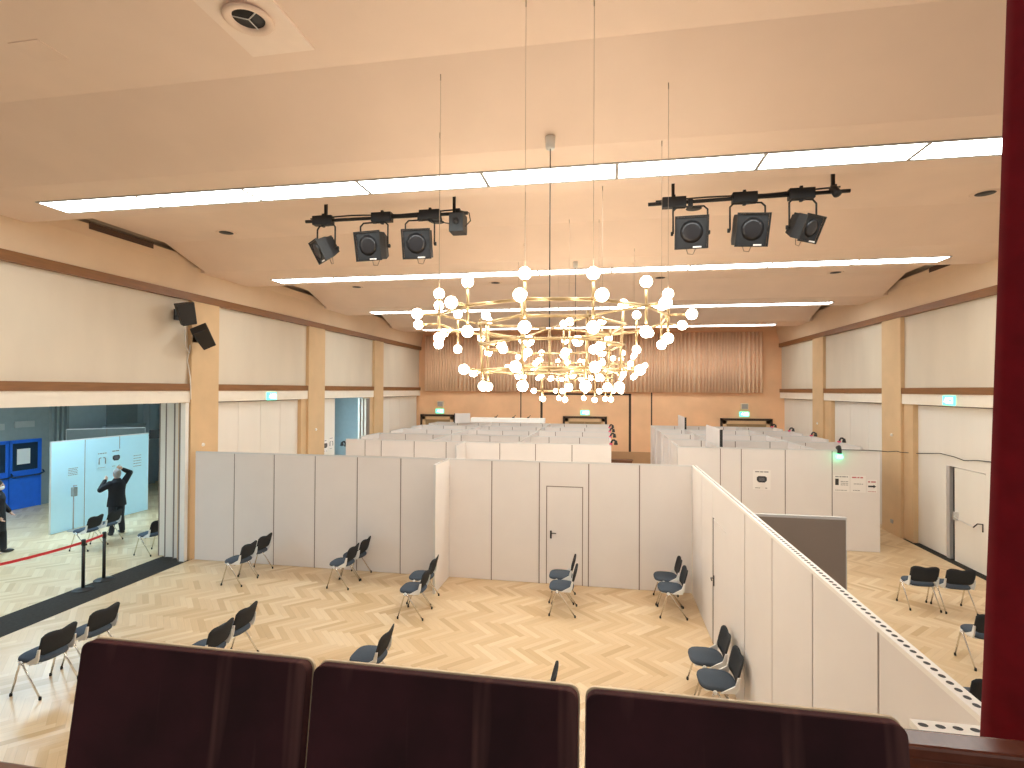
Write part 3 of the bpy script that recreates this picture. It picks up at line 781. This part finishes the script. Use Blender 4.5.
def stage_light(loc, yaw, tilt, label, size=1.):
    t = thing('stage_light', label, 'stage light', loc, group=None)
    k = size; w = .20 * k; w2 = .15 * k
    yk = MB().tube([(-w - .03, 0, -.44), (-w - .03, 0, -.12), (-w + .02, 0, -.07), (w - .02, 0, -.07), (w + .03, 0, -.12), (w + .03, 0, -.44)], .013, 8)
    yk.build('yoke', 'blackmetal', t).rotation_euler.z = yaw * .4
    MB().box((-.03, -.035, -.08), (.03, .035, .04)).tube([(0, .03, -.04), (0, .09, -.04)], .012, 6).build('clamp', 'blackmetal', t)
    R = Matrix.Rotation(yaw, 4, 'Z') @ Matrix.Rotation(tilt, 4, 'X'); C = Vector((0, 0, -.44)); M = Matrix.Translation(C) @ R
    f, b = -.17 * k, .17 * k
    m = MB().add([(-w, f, -w), (w, f, -w), (w, f, w), (-w, f, w), (-w, 0, -w), (w, 0, -w), (w, 0, w), (-w, 0, w), (-w2, b, -w2), (w2, b, -w2), (w2, b, w2), (-w2, b, w2)],
                 [(0, 1, 5, 4), (1, 2, 6, 5), (2, 3, 7, 6), (3, 0, 4, 7), (4, 5, 9, 8), (5, 6, 10, 9), (6, 7, 11, 10), (7, 4, 8, 11), (8, 9, 10, 11), (0, 3, 2, 1)])
    for q in range(4): m.box((-w2 + .04, .06 + q * .025, w2 * .98), (w2 - .04, .07 + q * .025, w2 + .035))
    m.xf(M).build('housing', 'black', t, .004)
    g = .02; fr = MB()
    for a, c in (((-w - g, f - .02, -w - g), (w + g, f, -w)), ((-w - g, f - .02, w), (w + g, f, w + g)), ((-w - g, f - .02, -w), (-w, f, w)), ((w, f - .02, -w), (w + g, f, w))): fr.box(a, c)
    fr.xf(M).build('colour_frame', 'blackmetal', t)
    MB().lathe([(.14 * k, 0), (.15 * k, .006), (.10 * k, .012), (.0, .018)], (0, 0, 0), 24).xf(M @ Matrix.Translation((0, f - .0, .01)) @ Matrix.Rotation(PI / 2, 4, 'X')).build('lens', 'lens', t)
    MB().box((.02, f - .026, -w - .006), (.13, f - .02, -w + .014)).xf(M).build('maker_plate', 'paper', t)
    MB().tube([M @ Vector((-.05, 0, -w)), M @ Vector((-.03, -.02, -w - .08)), M @ Vector((.04, -.02, -w - .09)), M @ Vector((.08, 0, -w))], .006, 6).build('safety_cable', 'wire', t)
    for s in (-1, 1): MB().lathe([(.03, 0), (.03, .03)], (s * (w + .03) if abs(yaw) < .3 else s * (w + .02), 0, -.44), 10, 0, (s, 0, 0)).build('tilt_knob', 'blackmetal', t)
    return t
YBAR = 7.7
light_bar(-4.68, -2.04, 6.60, 6.60, YBAR, [.30, 1.28, 2.05], 'black lighting bar on the left carrying three stage lights and a projector')
light_bar(.58, 3.18, 6.58, 6.62, YBAR, [.35, 1.28, 2.0], 'black lighting bar on the right carrying three stage lights')
stage_light((-4.33, YBAR, 6.60), -.75, .5, 'black stage light at the left end of left bar, aimed left', .8)
stage_light((-3.53, YBAR, 6.60), -.12, .22, 'black square stage light in the middle of the left bar')
stage_light((-2.79, YBAR, 6.60), .04, .22, 'black square stage light right on the left bar, beside the small projector')
stage_light((1.15, YBAR, 6.59), -.05, .22, 'black square stage light at the left end of right bar')
stage_light((1.90, YBAR, 6.60), .14, .28, 'black square stage light in the middle of the right bar')
stage_light((2.60, YBAR, 6.61), .62, .45, 'black stage light at the right end of right bar, aimed right', .8)
t = thing('projector', 'small black projector hanging at the right end of the left bar', 'projector', (-2.19, YBAR, 6.6))
MB().box((-.11, -.12, -.30), (.11, .12, -.02)).build('body', 'black', t, .01)
MB().lathe([(.04, 0), (.045, .03)], (0, -.12, -.15), 14, 0, (0, -1, 0)).build('lens', 'lens', t)
MB().box((-.03, -.03, -.02), (.03, .03, .07)).build('clamp', 'blackmetal', t)
MB().tube([(.11, 0, -.2), (.19, 0, -.12), (.17, 0, .0), (.03, 0, .04)], .009, 6).tube([(-.11, 0, -.15), (-.25, 0, -.12), (-.27, 0, -.02)], .009, 6).build('cable', 'black', t)
t = thing('small_spotlight', 'small black spotlight at the right end of the right bar', 'spotlight', (2.98, YBAR, 6.62))
MB().lathe([(.03, -.1), (.05, -.08), (.055, .06), (.03, .08)], (0, -.06, -.02), 14, 0, (0.2, -.6, -.8)).build('body', 'black', t)
MB().box((-.03, -.03, -.0), (.03, .03, .09)).build('clamp', 'blackmetal', t)

# two black loudspeakers on the left wall
def wall_speaker(loc, rot, label, first):
    t = thing('wall_loudspeaker', label, 'loudspeaker', loc)
    M = Matrix.Rotation(rot[2], 4, 'Z') @ Matrix.Rotation(rot[0], 4, 'X') @ Matrix.Rotation(rot[1], 4, 'Y')
    MB().prism([(-.14, -.24), (.14, -.24), (.18, .24), (-.18, .24)], 'y', -.15, .15).xf(M).build('cabinet', 'black', t, .02)
    MB().prism([(-.12, -.22), (.12, -.22), (.16, .22), (-.16, .22)], 'y', -.158, -.15).xf(M).build('grille', 'blackmetal', t)
    MB().tube([(0, 0, 0), (-.12, .05, -.04), (-.34, .12, -.02)], .02, 8).box((-.36, .04, -.12), (-.33, .2, .12)).build('wall_bracket', 'blackmetal', t)
    return t
wall_speaker((XL + .34, 10.30, 5.60), (.2, -.25, .9), 'upper black loudspeaker of the pair on the left wall', 1)
wall_speaker((XL + .36, 10.80, 5.14), (.5, -.55, .9), 'lower black loudspeaker of the pair on the left wall, tilted down', 2)
tag(MB().tube([(XL - .06, 10.55, 5.75), (XL + .03, 10.6, 5.4), (XL + .02, 10.66, 4.9), (XL + .04, 10.74, 4.75), (XL + .01, 10.79, 4.95), (XL - .06, 10.80, 4.6), (XL + .02, 10.80, 4.2), (XL + .04, 10.8, 3.7)], .012, 6).build('cable', 'white'), 'white cable hanging down beside the left pillar below two black loudspeakers', 'cable')
for X, y, s in ((XL + .03, 11.2, 'nearest left pillar'), (XL + .03, 16.2, 'second left pillar'), (XR - .03, 16.5, 'near right pillar'), (XR - .03, 21.8, 'far right pillar')):
    o = MB().ball((0, 0, 0), .045, 10).build('motion_sensor', 'white'); o.location = (X, y, 2.62 if X < 0 else 2.75); tag(o, 'small white round sensor on the ' + s, 'sensor')
o = MB().box((-.02, -.06, -.05), (.0, .06, .05)).box((-.03, -.03, -.03), (-.02, .03, .03)).build('power_socket', 'liteframe'); o.location = (XR - .03, 16.5, .35); tag(o, 'small grey power socket low on the near right pillar', 'socket')

# ------------------------------------------------------------------ barrier posts and belt
def barrier(loc, label):
    t = thing('barrier_post', label, 'barrier post', loc, group=None)
    MB().lathe([(.0, 0), (.175, 0), (.18, .012), (.16, .025), (.03, .045), (.03, .05)], n=28).build('base', 'blackmetal', t)
    MB().lathe([(.03, .04), (.03, .88)], n=14).build('post', 'blackmetal', t)
    MB().lathe([(.036, .87), (.036, .98), (.03, .99)], n=14).build('belt_head', 'black', t)
    return t
barrier((-10.06, 8.85, 0), 'black barrier post nearer the camera in the left opening')
barrier((-10.17, 9.39, 0), 'black barrier post farther back in the left opening')
barrier((-10.6, 6.6, 0), 'black barrier post at the far left end of the red belt')
t = thing('barrier_belt', 'red belt stretched between the black barrier posts', 'belt')
def belt(a, b, sag):
    a = Vector(a); b = Vector(b); m = MB(); n = 8; vs = []
    for k in range(n + 1):
        p = a.lerp(b, k / n); p.z -= sag * 4 * (k / n) * (1 - k / n)
        vs += [(p.x, p.y, p.z - .025), (p.x + .003, p.y, p.z - .025), (p.x + .003, p.y, p.z + .025), (p.x, p.y, p.z + .025)]
    fs = []
    for k in range(n):
        for q in range(4): fs.append((4 * k + q, 4 * k + (q + 1) % 4, 4 * k + 4 + (q + 1) % 4, 4 * k + 4 + q))
    fs += [(3, 2, 1, 0), (4 * n, 4 * n + 1, 4 * n + 2, 4 * n + 3)]
    m.add(vs, fs).build('webbing', 'red', t)
belt((-10.165, 9.35, .93), (-10.065, 8.89, .93), .0); belt((-10.065, 8.81, .93), (-10.58, 6.64, .93), .05)

# ------------------------------------------------------------------ foyer behind the left opening
FX = -18.8
fw = bpy.data.objects.new('wall_left', None); COL.objects.link(fw); struct(fw)
MB().box((FX - .3, YN, 0), (FX, 15.9, 4.3)).build('foyer_wall_surface', 'sidewall', fw)
MB().box((FX - .3, 15.9, 0), (FX + .02, YB, 4.3)).build('foyer_wall_surface', 'sidelight', fw)
p = MB()
for k in range(4): p.box((FX, 15.25 + k * .17, 0), (FX + .12, 15.33 + k * .17, 4.3))
p.build('pilaster', 'sidewall', fw)
MB().box((FX, 17.35, 2.55), (FX + .05, 18.7, 3.9)).build('dark_window', 'sidewall', fw)
MB().box((FX, 17.2, 2.42), (FX + .18, 19.3, 2.52)).build('ledge', 'sidelight', fw)
MB().box((FX, 19.0, 0), (FX + .3, 19.35, 4.3)).build('pilaster', 'sidelight', fw)
for a, b, z0, z1 in ((13.4, 13.85, 2.6, 2.8), (14.15, 14.75, 2.65, 2.85)): MB().box((FX, a, z0), (FX + .04, b, z1)).build('wall_grille', 'liteframe', fw)
struct(MB().box((FX, 25.9, 0), (XL - .35, YB, 4.3)).build('wall_back', 'sidelight'), 'pale end wall of the foyer')
struct(MB().box((FX - .3, YN, 4.3), (XL - .35, YB, 4.5)).build('ceiling', 'sidelight'), 'pale flat foyer ceiling')
d0 = None
for n_, y in enumerate((14.03, 13.05, 12.0)):
    d = bpy.data.objects.new('door_%d' % (4 + n_), None); COL.objects.link(d); d.location = (FX, y, 0); struct(d, 'bright blue foyer door with dark glass upper pane')
    MB().box((0, -.05, 0), (.05, 0, 2.25)).box((0, .9, 0), (.05, .95, 2.25)).box((0, -.05, 2.2), (.05, .95, 2.25)).build('door_frame', 'bluedoor', d)
    lf = MB().box((0, 0, .01), (.04, .9, 1.25)).box((0, 0, 1.25), (.04, .06, 2.2)).box((0, .84, 1.25), (.04, .9, 2.2)).box((0, 0, 2.14), (.04, .9, 2.2)).build('door_leaf', 'bluedoor', d)
    MB().box((.01, .06, 1.25), (.03, .84, 2.14)).build('glass_pane', 'darkglass', lf)
    MB().tube([(.04, .02, 1.1), (.1, .04, 1.06), (.1, .85, 1.06), (.1, 1.0, 1.12), (.04, 1.0, 1.18)], .025, 8).build('push_bar', 'darkglass', lf)
    MB().box((.03, .2, 1.45), (.034, .6, 1.95)).build('notice_sheet', 'paper', lf)
# notice-board enclosure
def boardwall(p0, p1, label, mtl, h=2.5, **k): return partition(p0, p1, label, m=mtl, h=h, **k)
t = boardwall((-14.7, 11.95), (-14.7, 15.05), 'bright pale-blue-lit partition with notices in the foyer, behind the standing person', 'board', cuts=[0, .95, 2.05, 3.1])
t.rotation_euler.z += 0; 
boardwall((-16.9, 17.2), (-18.7, 15.75), 'dark grey partition behind the lit foyer partition', 'sidewall')  # dark wall colour stands in for shade on this partition
t = thing('monitor', 'small black monitor mounted at the right end of the lit foyer partition', 'monitor', (-14.78, 15.22, 2.28))
MB().box((-.03, -.0, -.0), (.03, .42, .3)).build('casing', 'black', t, .01); MB().box((-.03, -.16, .1), (.03, 0, .16)).build('arm', 'black', t)
boardwall((-16.8, 19.3), (-16.8, 20.4), 'narrow blue board glimpsed beyond the lit foyer partition', 'bluedoor')
poster((-14.648, 13.42, 1.55), .34, .52, 'notice with hand outlines on the lit foyer partition', 'hands', PI / 2, paper='bluepaper')
poster((-14.648, 13.88, 1.55), .36, .55, 'notice with dark face-mask symbol above the standing person', 'mask', PI / 2, paper='bluepaper')
poster((-14.648, 14.62, 1.35), .36, .55, 'text notice at the right end of the lit foyer partition', 'text', PI / 2, paper='bluepaper')
poster((-14.648, 12.55, 1.45), .34, .3, 'small text notice above the hand sanitiser dispenser', 'text', PI / 2, paper='bluepaper')
t = thing('sanitiser_dispenser', 'hand sanitiser dispenser on a thin stand by the lit foyer partition', 'dispenser', (-14.5, 12.45, 0))
MB().lathe([(.0, 0), (.14, 0), (.14, .02), (.02, .03)], n=16).build('base', 'liteframe', t)
MB().lathe([(.015, .02), (.015, 1.0)], n=10).build('pole', 'liteframe', t)
MB().box((-.05, -.04, .95), (.05, .07, 1.2)).build('pump_box', 'sidewall', t, .01)
MB().tube([(0, 0, 1.2), (0, 0, 1.25), (.08, .02, 1.25)], .012, 6).build('spout', 'liteframe', t)
# dark office chair and screen glimpsed beyond the enclosure
t = thing('office_chair', 'dark office chair glimpsed beyond the lit foyer partition', 'chair', (-15.15, 16.55, 0), .9)
MB().box((-.24, -.24, .44), (.24, .24, .52)).build('seat', 'black', t, .03)
MB().box((-.23, -.28, .58), (.23, -.22, 1.1)).build('backrest', 'black', t, .03)
MB().lathe([(.03, .08), (.03, .45)], n=10).build('gas_column', 'chrome', t)
for k in range(5):
    a = 2 * PI * k / 5; l = MB().tube([(0, 0, .1), (.28 * math.cos(a), .28 * math.sin(a), .07)], .02, 6).build('leg', 'black', t)
    MB().ball((.28 * math.cos(a), .28 * math.sin(a), .03), .03, 8).build('castor', 'rubber', l)
t = thing('side_table', 'small dark side table beyond the lit foyer partition', 'table', (-15.5, 17.5, 0))
MB().box((-.35, -.3, .7), (.35, .3, .74)).build('table_top', 'sidewall', t, .005)
for a in (-1, 1):
    for b in (-1, 1): MB().tube([(a * .3, b * .25, 0), (a * .3, b * .25, .7)], .018, 6).build('leg', 'black', t)
boardwall((-13.0, 17.3), (-13.0, 23.6), 'tall blue-lit board wall behind the gap in left folding wall', 'blueboard', h=4.1)
# glowing panels added unseen above the foyer to give its cool daylight
for k, (x, y, w, l) in enumerate(((-14.5, 11.6, 2.2, 2.2), (-12.2, 6.0, 1.6, 2.4), (-11.5, 20.0, 1.8, 5.0), (-16.8, 8.0, 1.2, 2.4))):
    t = bpy.data.objects.new('window_%d' % (k + 1), None); COL.objects.link(t); t.location = (x, y, 4.3); struct(t, 'glazed rooflight in the foyer ceiling')
    MB().box((-w / 2, -l / 2, -.02), (w / 2, l / 2, -.005)).build('glazing', 'foyerlight', t)
    b = MB()
    for a in (-1, 1): b.box((a * w / 2 - .03, -l / 2, -.05), (a * w / 2 + .03, l / 2, 0)).box((-w / 2, a * l / 2 - .03, -.05), (w / 2, a * l / 2 + .03, 0))
    b.box((-.02, -l / 2, -.04), (.02, l / 2, 0)); b.build('window_frame', 'white', t)

# ------------------------------------------------------------------ people
def blob(name, m, parts, parent, voxel):
    """one continuous surface grown over overlapping solids (voxel remesh, then smoothed)"""
    o = parts.build(name, m, parent)
    r = o.modifiers.new('remesh', 'REMESH'); r.mode = 'VOXEL'; r.voxel_size = voxel; r.use_smooth_shade = True
    sm = o.modifiers.new('smooth', 'SMOOTH'); sm.iterations = 4 if voxel > .008 else 2; sm.factor = .5
    return o
def limb(mb, pts, rs, n=12):
    for k in range(len(pts) - 1):
        a, b = Vector(pts[k]), Vector(pts[k + 1]); mb.tube([a, a.lerp(b, .5), b], [rs[k], (rs[k] + rs[k + 1]) / 2 * 1.03, rs[k + 1]], n)
    for p, r in zip(pts, rs): mb.ball(p, r, n)
def loft(mb, secs, n=20):
    # secs: (cx, cy, z, rx, ry)
    vs = [(cx + rx * math.cos(2 * PI * q / n), cy + ry * math.sin(2 * PI * q / n), z) for cx, cy, z, rx, ry in secs for q in range(n)]
    fs = [(k * n + q, k * n + (q + 1) % n, (k + 1) * n + (q + 1) % n, (k + 1) * n + q) for k in range(len(secs) - 1) for q in range(n)]
    fs += [tuple(range(n - 1, -1, -1)), tuple((len(secs) - 1) * n + q for q in range(n))]
    mb.add(vs, fs, 0, True)
def person(loc, rz, label, J, hairm, coat_len, has_mask):
    """J: joint positions (x right, y front, z up) for the pose"""
    t = thing('person', label, 'person', loc, rz)
    hc = Vector(J['head1']); nk = Vector(J['neck'])
    B = MB()
    loft(B, [(0, 0, .84, .12, .09), (0, 0, .95, .165, .115), (0, 0, 1.12, .135, .10), (0, .0, 1.30, .165, .12), (0, 0, 1.41, .15, .09), (0, 0, 1.46, .07, .06)])
    limb(B, [(0, 0, 1.42), nk, hc - Vector((0, 0, .05))], [.062, .056, .055])
    B.ball(hc, .098, 18, 0, (.80, .98, 1.18)); B.ball(hc + Vector((0, .04, -.055)), .062, 14, 0, (.85, .9, .95))
    B.ball(hc + Vector((0, .10, -.015)), .017, 8, 0, (.8, 1.2, 1.5))
    for s_ in (-1, 1): B.ball(hc + Vector((s_ * .08, -.005, -.01)), .026, 8, 0, (.45, .7, 1.1))
    for s_, k in (('L', -1), ('R', 1)):
        el, wr = Vector(J['el' + s_]), Vector(J['wr' + s_])
        limb(B, [(k * .165, 0, 1.39), el, wr], [.058, .042, .028])
        d = (wr - el).normalized(); sd = d.cross(Vector((0, 1, 0)))
        if sd.length < .2: sd = d.cross(Vector((1, 0, 0)))
        sd.normalize(); nr = sd.cross(d); pa = wr + d * .055
        limb(B, [wr, wr + d * .03, pa + sd * .012, pa + d * .035 + sd * .018], [.026, .026, .023, .02], 10); limb(B, [wr, pa - sd * .014, pa + d * .035 - sd * .018], [.025, .022, .02], 10)
        for off, ln in ((-.032, .065), (-.011, .078), (.011, .073), (.031, .056)):
            b0 = pa + sd * off + d * .035
            limb(B, [b0, b0 + d * ln * .5 + nr * .008, b0 + d * ln * .85 + nr * .03], [.0095, .009, .0075], 8)
        th = wr + d * .025 - sd * .022; limb(B, [th, th + d * .03 - sd * .025 + nr * .01, th + d * .06 - sd * .03 + nr * .02], [.013, .011, .009], 8)
        limb(B, [(k * .09, 0, .88), J['kn' + s_], J['an' + s_]], [.09, .058, .04])
        a = Vector(J['an' + s_]); limb(B, [a, a + Vector((k * .02, .12, -.04))], [.038, .03], 10)
    blob('body', 'skin', B, t, .0065)
    f = MB()
    for s in (-1, 1): f.ball(hc + Vector((s * .032, .083, .012)), .012, 8, 0)
    f.build('eyes', 'inkdark', t)
    MB().box((-.024, .088, -.066), (.024, .099, -.058)).xf(Matrix.Translation(hc)).build('mouth', 'inkred', t, .003)
    if has_mask: MB().ball(hc + Vector((0, .052, -.045)), .072, 14, 0, (.95, .85, .85)).build('face_mask', 'mask', t)
    Hm = MB().ball(hc + Vector((0, -.020, .030)), .104, 18, 0, (.88, 1.0, 1.08)); Hm.ball(hc + Vector((0, -.045, -.03)), .08, 14, 0, (.95, .75, 1))
    Hm.build('hair', hairm, t)
    Cm = MB()
    z = coat_len
    loft(Cm, [(0, -.005, z, .235, .175), (0, 0, (z + 1.05) / 2, .22, .165), (0, 0, 1.05, .20, .15), (0, 0, 1.18, .20, .145), (0, 0, 1.32, .22, .155), (0, 0, 1.42, .195, .13), (0, 0, 1.48, .10, .09), (0, 0, 1.52, .085, .08)])
    for s_, k in (('L', -1), ('R', 1)):
        el, wr = Vector(J['el' + s_]), Vector(J['wr' + s_])
        limb(Cm, [(k * .175, 0, 1.385), el, wr.lerp(el, .06)], [.085, .068, .050])
    blob('coat', 'coat', Cm, t, .012)
    Tm = MB()
    loft(Tm, [(0, 0, .80, .15, .11), (0, 0, .92, .175, .13), (0, 0, 1.02, .16, .12)])
    for s_, k in (('L', -1), ('R', 1)):
        an = Vector(J['an' + s_]); limb(Tm, [(k * .095, 0, .84), J['kn' + s_], an + Vector((0, 0, .02))], [.105, .082, .066])
    blob('trousers', 'trousers', Tm, t, .012)
    for s, k in (('L', -1), ('R', 1)):
        a = Vector(J['an' + s]); MB().ball((a.x + k * .01, a.y + .06, .045), .07, 12, 0, (.72, 2.0, .62)).build('shoe', 'shoe', t)
    return t
person((-13.0, 12.35, 0), PI / 2 - .25, 'grey-haired person in black coat, back turned, both hands raised to the head', dict(neck=(0, .01, 1.51), head0=(0, .02, 1.57), head1=(0, .02, 1.63), head2=(0, .01, 1.69),
       elL=(-.34, .12, 1.24), wrL=(-.15, .26, 1.46), elR=(.36, .05, 1.62), wrR=(.16, .04, 1.74), knL=(-.11, .01, .49), anL=(-.12, -.01, .08), knR=(.12, .03, .49), anR=(.15, .0, .08)), 'hair', .78, False)
person((-14.2, 10.34, 0), -.9, 'person in long black coat with white face mask at the far left edge', dict(neck=(0, .01, 1.50), head0=(0, .02, 1.56), head1=(0, .025, 1.62), head2=(0, .015, 1.68),
       elL=(-.27, .02, 1.14), wrL=(-.26, .16, .95), elR=(.27, .0, 1.14), wrR=(.27, .12, .93), knL=(-.10, .08, .49), anL=(-.11, .10, .08), knR=(.10, -.02, .49), anR=(.11, -.12, .08)), 'hairdark', .55, True)

# ------------------------------------------------------------------ balcony
BZ = 2.56
b = bpy.data.objects.new('floor', None); COL.objects.link(b); struct(b)
MB().box((-9.4, YN, BZ - .25), (7.85, 1.34, BZ)).build('balcony_slab', 'carpet', b)
struct(MB().box((-9.4, 1.36, BZ - .25), (.62, 1.44, 2.74)).build('trim_3', 'balc', None, .01), 'brown wooden parapet of the balcony')
def theatre_seat(x0, x1, label):
    w = (x1 - x0) / 2; t = thing('theatre_seat', label, 'seat', ((x0 + x1) / 2, .955, BZ - .011))
    def rr(w, z0, z1, r):
        P = [(-w, z0), (w, z0)]
        for q in range(7): a = q * PI / 12; P.append((w - r + r * math.cos(a), z1 - r + r * math.sin(a)))
        for q in range(7): a = PI / 2 + q * PI / 12; P.append((-w + r + r * math.cos(a), z1 - r + r * math.sin(a)))
        return P
    lean = Matrix.Translation((0, 0, .44)) @ Matrix.Rotation(-.14, 4, 'X') @ Matrix.Translation((0, 0, -.44))
    MB().prism(rr(w, .36, .862, .02), 'y', -.004, .004).xf(lean).build('back_shell', 'plywood', t, .001)
    MB().prism(rr(w - .0025, .37, .860, .019), 'y', -.03, -.004).xf(lean).build('back_cushion', 'velvet', t, .004)
    MB().box((-w + .02, -.46, .40), (w - .02, -.05, .47)).build('seat_cushion', 'velvet', t, .02)
    for s in (-1, 1): MB().tube([(s * (w - .03), -.40, 0), (s * (w - .03), -.35, .40)], .014, 8).tube([(s * (w - .03), .0, 0), (s * (w - .03), -.03, .40), (s * (w - .03), .002, .52)], .014, 8).build('leg', 'blackmetal', t)
    return t
theatre_seat(-1.122, -.584, 'dark maroon velvet seat back, leftmost of three along the photo bottom')
theatre_seat(-.575, -.046, 'dark velvet seat back, middle of three along the bottom of the photo')
theatre_seat(-.036, .495, 'dark maroon velvet seat back, right of the three, nearest the red curtain')
t = thing('end_panel', 'reddish-brown polished wooden end panel between velvet seat and red curtain', 'panel', (.64, 1.06, BZ))
MB().box((-.13, 0, 0), (.17, .03, .755)).build('board', 'redwood', t, .006)
MB().box((-.135, -.012, .755), (.175, .042, .78)).build('cap_rail', 'redwood', t, .006)
# red curtain hanging at the right
m = MB(); rows = 12; cols = 150; vs = []
for j in range(rows + 1):
    z = BZ + .01 + (7.0 - BZ) * j / rows
    for i in range(cols + 1):
        u = i / cols; a = u * 2 * PI * 5.2 + 2.94
        x = .872 + .95 * u + .03 * math.sin(2 * a) * .4 + .040 * (z - 3.98) * (1 - u)
        y = 1.36 + .085 * math.sin(a) + .008 * math.sin(a * 2.3 + z * 1.3)
        vs.append((x, y, z))
N1 = cols + 1
m.add(vs, [(j * N1 + i, j * N1 + i + 1, (j + 1) * N1 + i + 1, (j + 1) * N1 + i) for j in range(rows) for i in range(cols)], 0, True)
o = m.build('drape', 'curtain'); sd = o.modifiers.new('thickness', 'SOLIDIFY'); sd.thickness = .012
tag(o, 'deep red velvet drape hanging down the right edge of the view', 'curtain')

# ------------------------------------------------------------------ light, world, camera
wd = bpy.data.worlds.new('World'); S.world = wd; wd.use_nodes = True
bg = wd.node_tree.nodes['Background']; bg.inputs[0].default_value = (1.0, .93, .86, 1); bg.inputs[1].default_value = .36
f, yaw, pitch, roll = 532.6, .1744, .0108, .005
cy, sy = math.cos(yaw), math.sin(yaw)
F = Vector((-sy * math.cos(pitch), cy * math.cos(pitch), math.sin(pitch))); R0 = Vector((cy, sy, 0)); U0 = R0.cross(F)
R_ = math.cos(roll) * R0 + math.sin(roll) * U0; U_ = -math.sin(roll) * R0 + math.cos(roll) * U0
cam = bpy.data.cameras.new('camera'); co = bpy.data.objects.new('camera', cam); COL.objects.link(co)
M = Matrix.Identity(4)
for i in range(3): M[i][0] = R_[i]; M[i][1] = U_[i]; M[i][2] = -F[i]; M[i][3] = (0, 0, H)[i]
co.matrix_world = M; cam.sensor_width = 36; cam.sensor_fit = 'HORIZONTAL'; cam.lens = f / 1024 * 36; cam.clip_start = .05; cam.clip_end = 100
S.camera = co
S.view_settings.view_transform = 'Standard'; S.view_settings.look = 'None'; S.view_settings.gamma = 1; S.view_settings.exposure = 0.74
S.view_settings.use_curve_mapping = False
S.cycles.use_denoising = True; S.cycles.max_bounces = 10; S.cycles.diffuse_bounces = 8; S.cycles.sample_clamp_indirect = 6
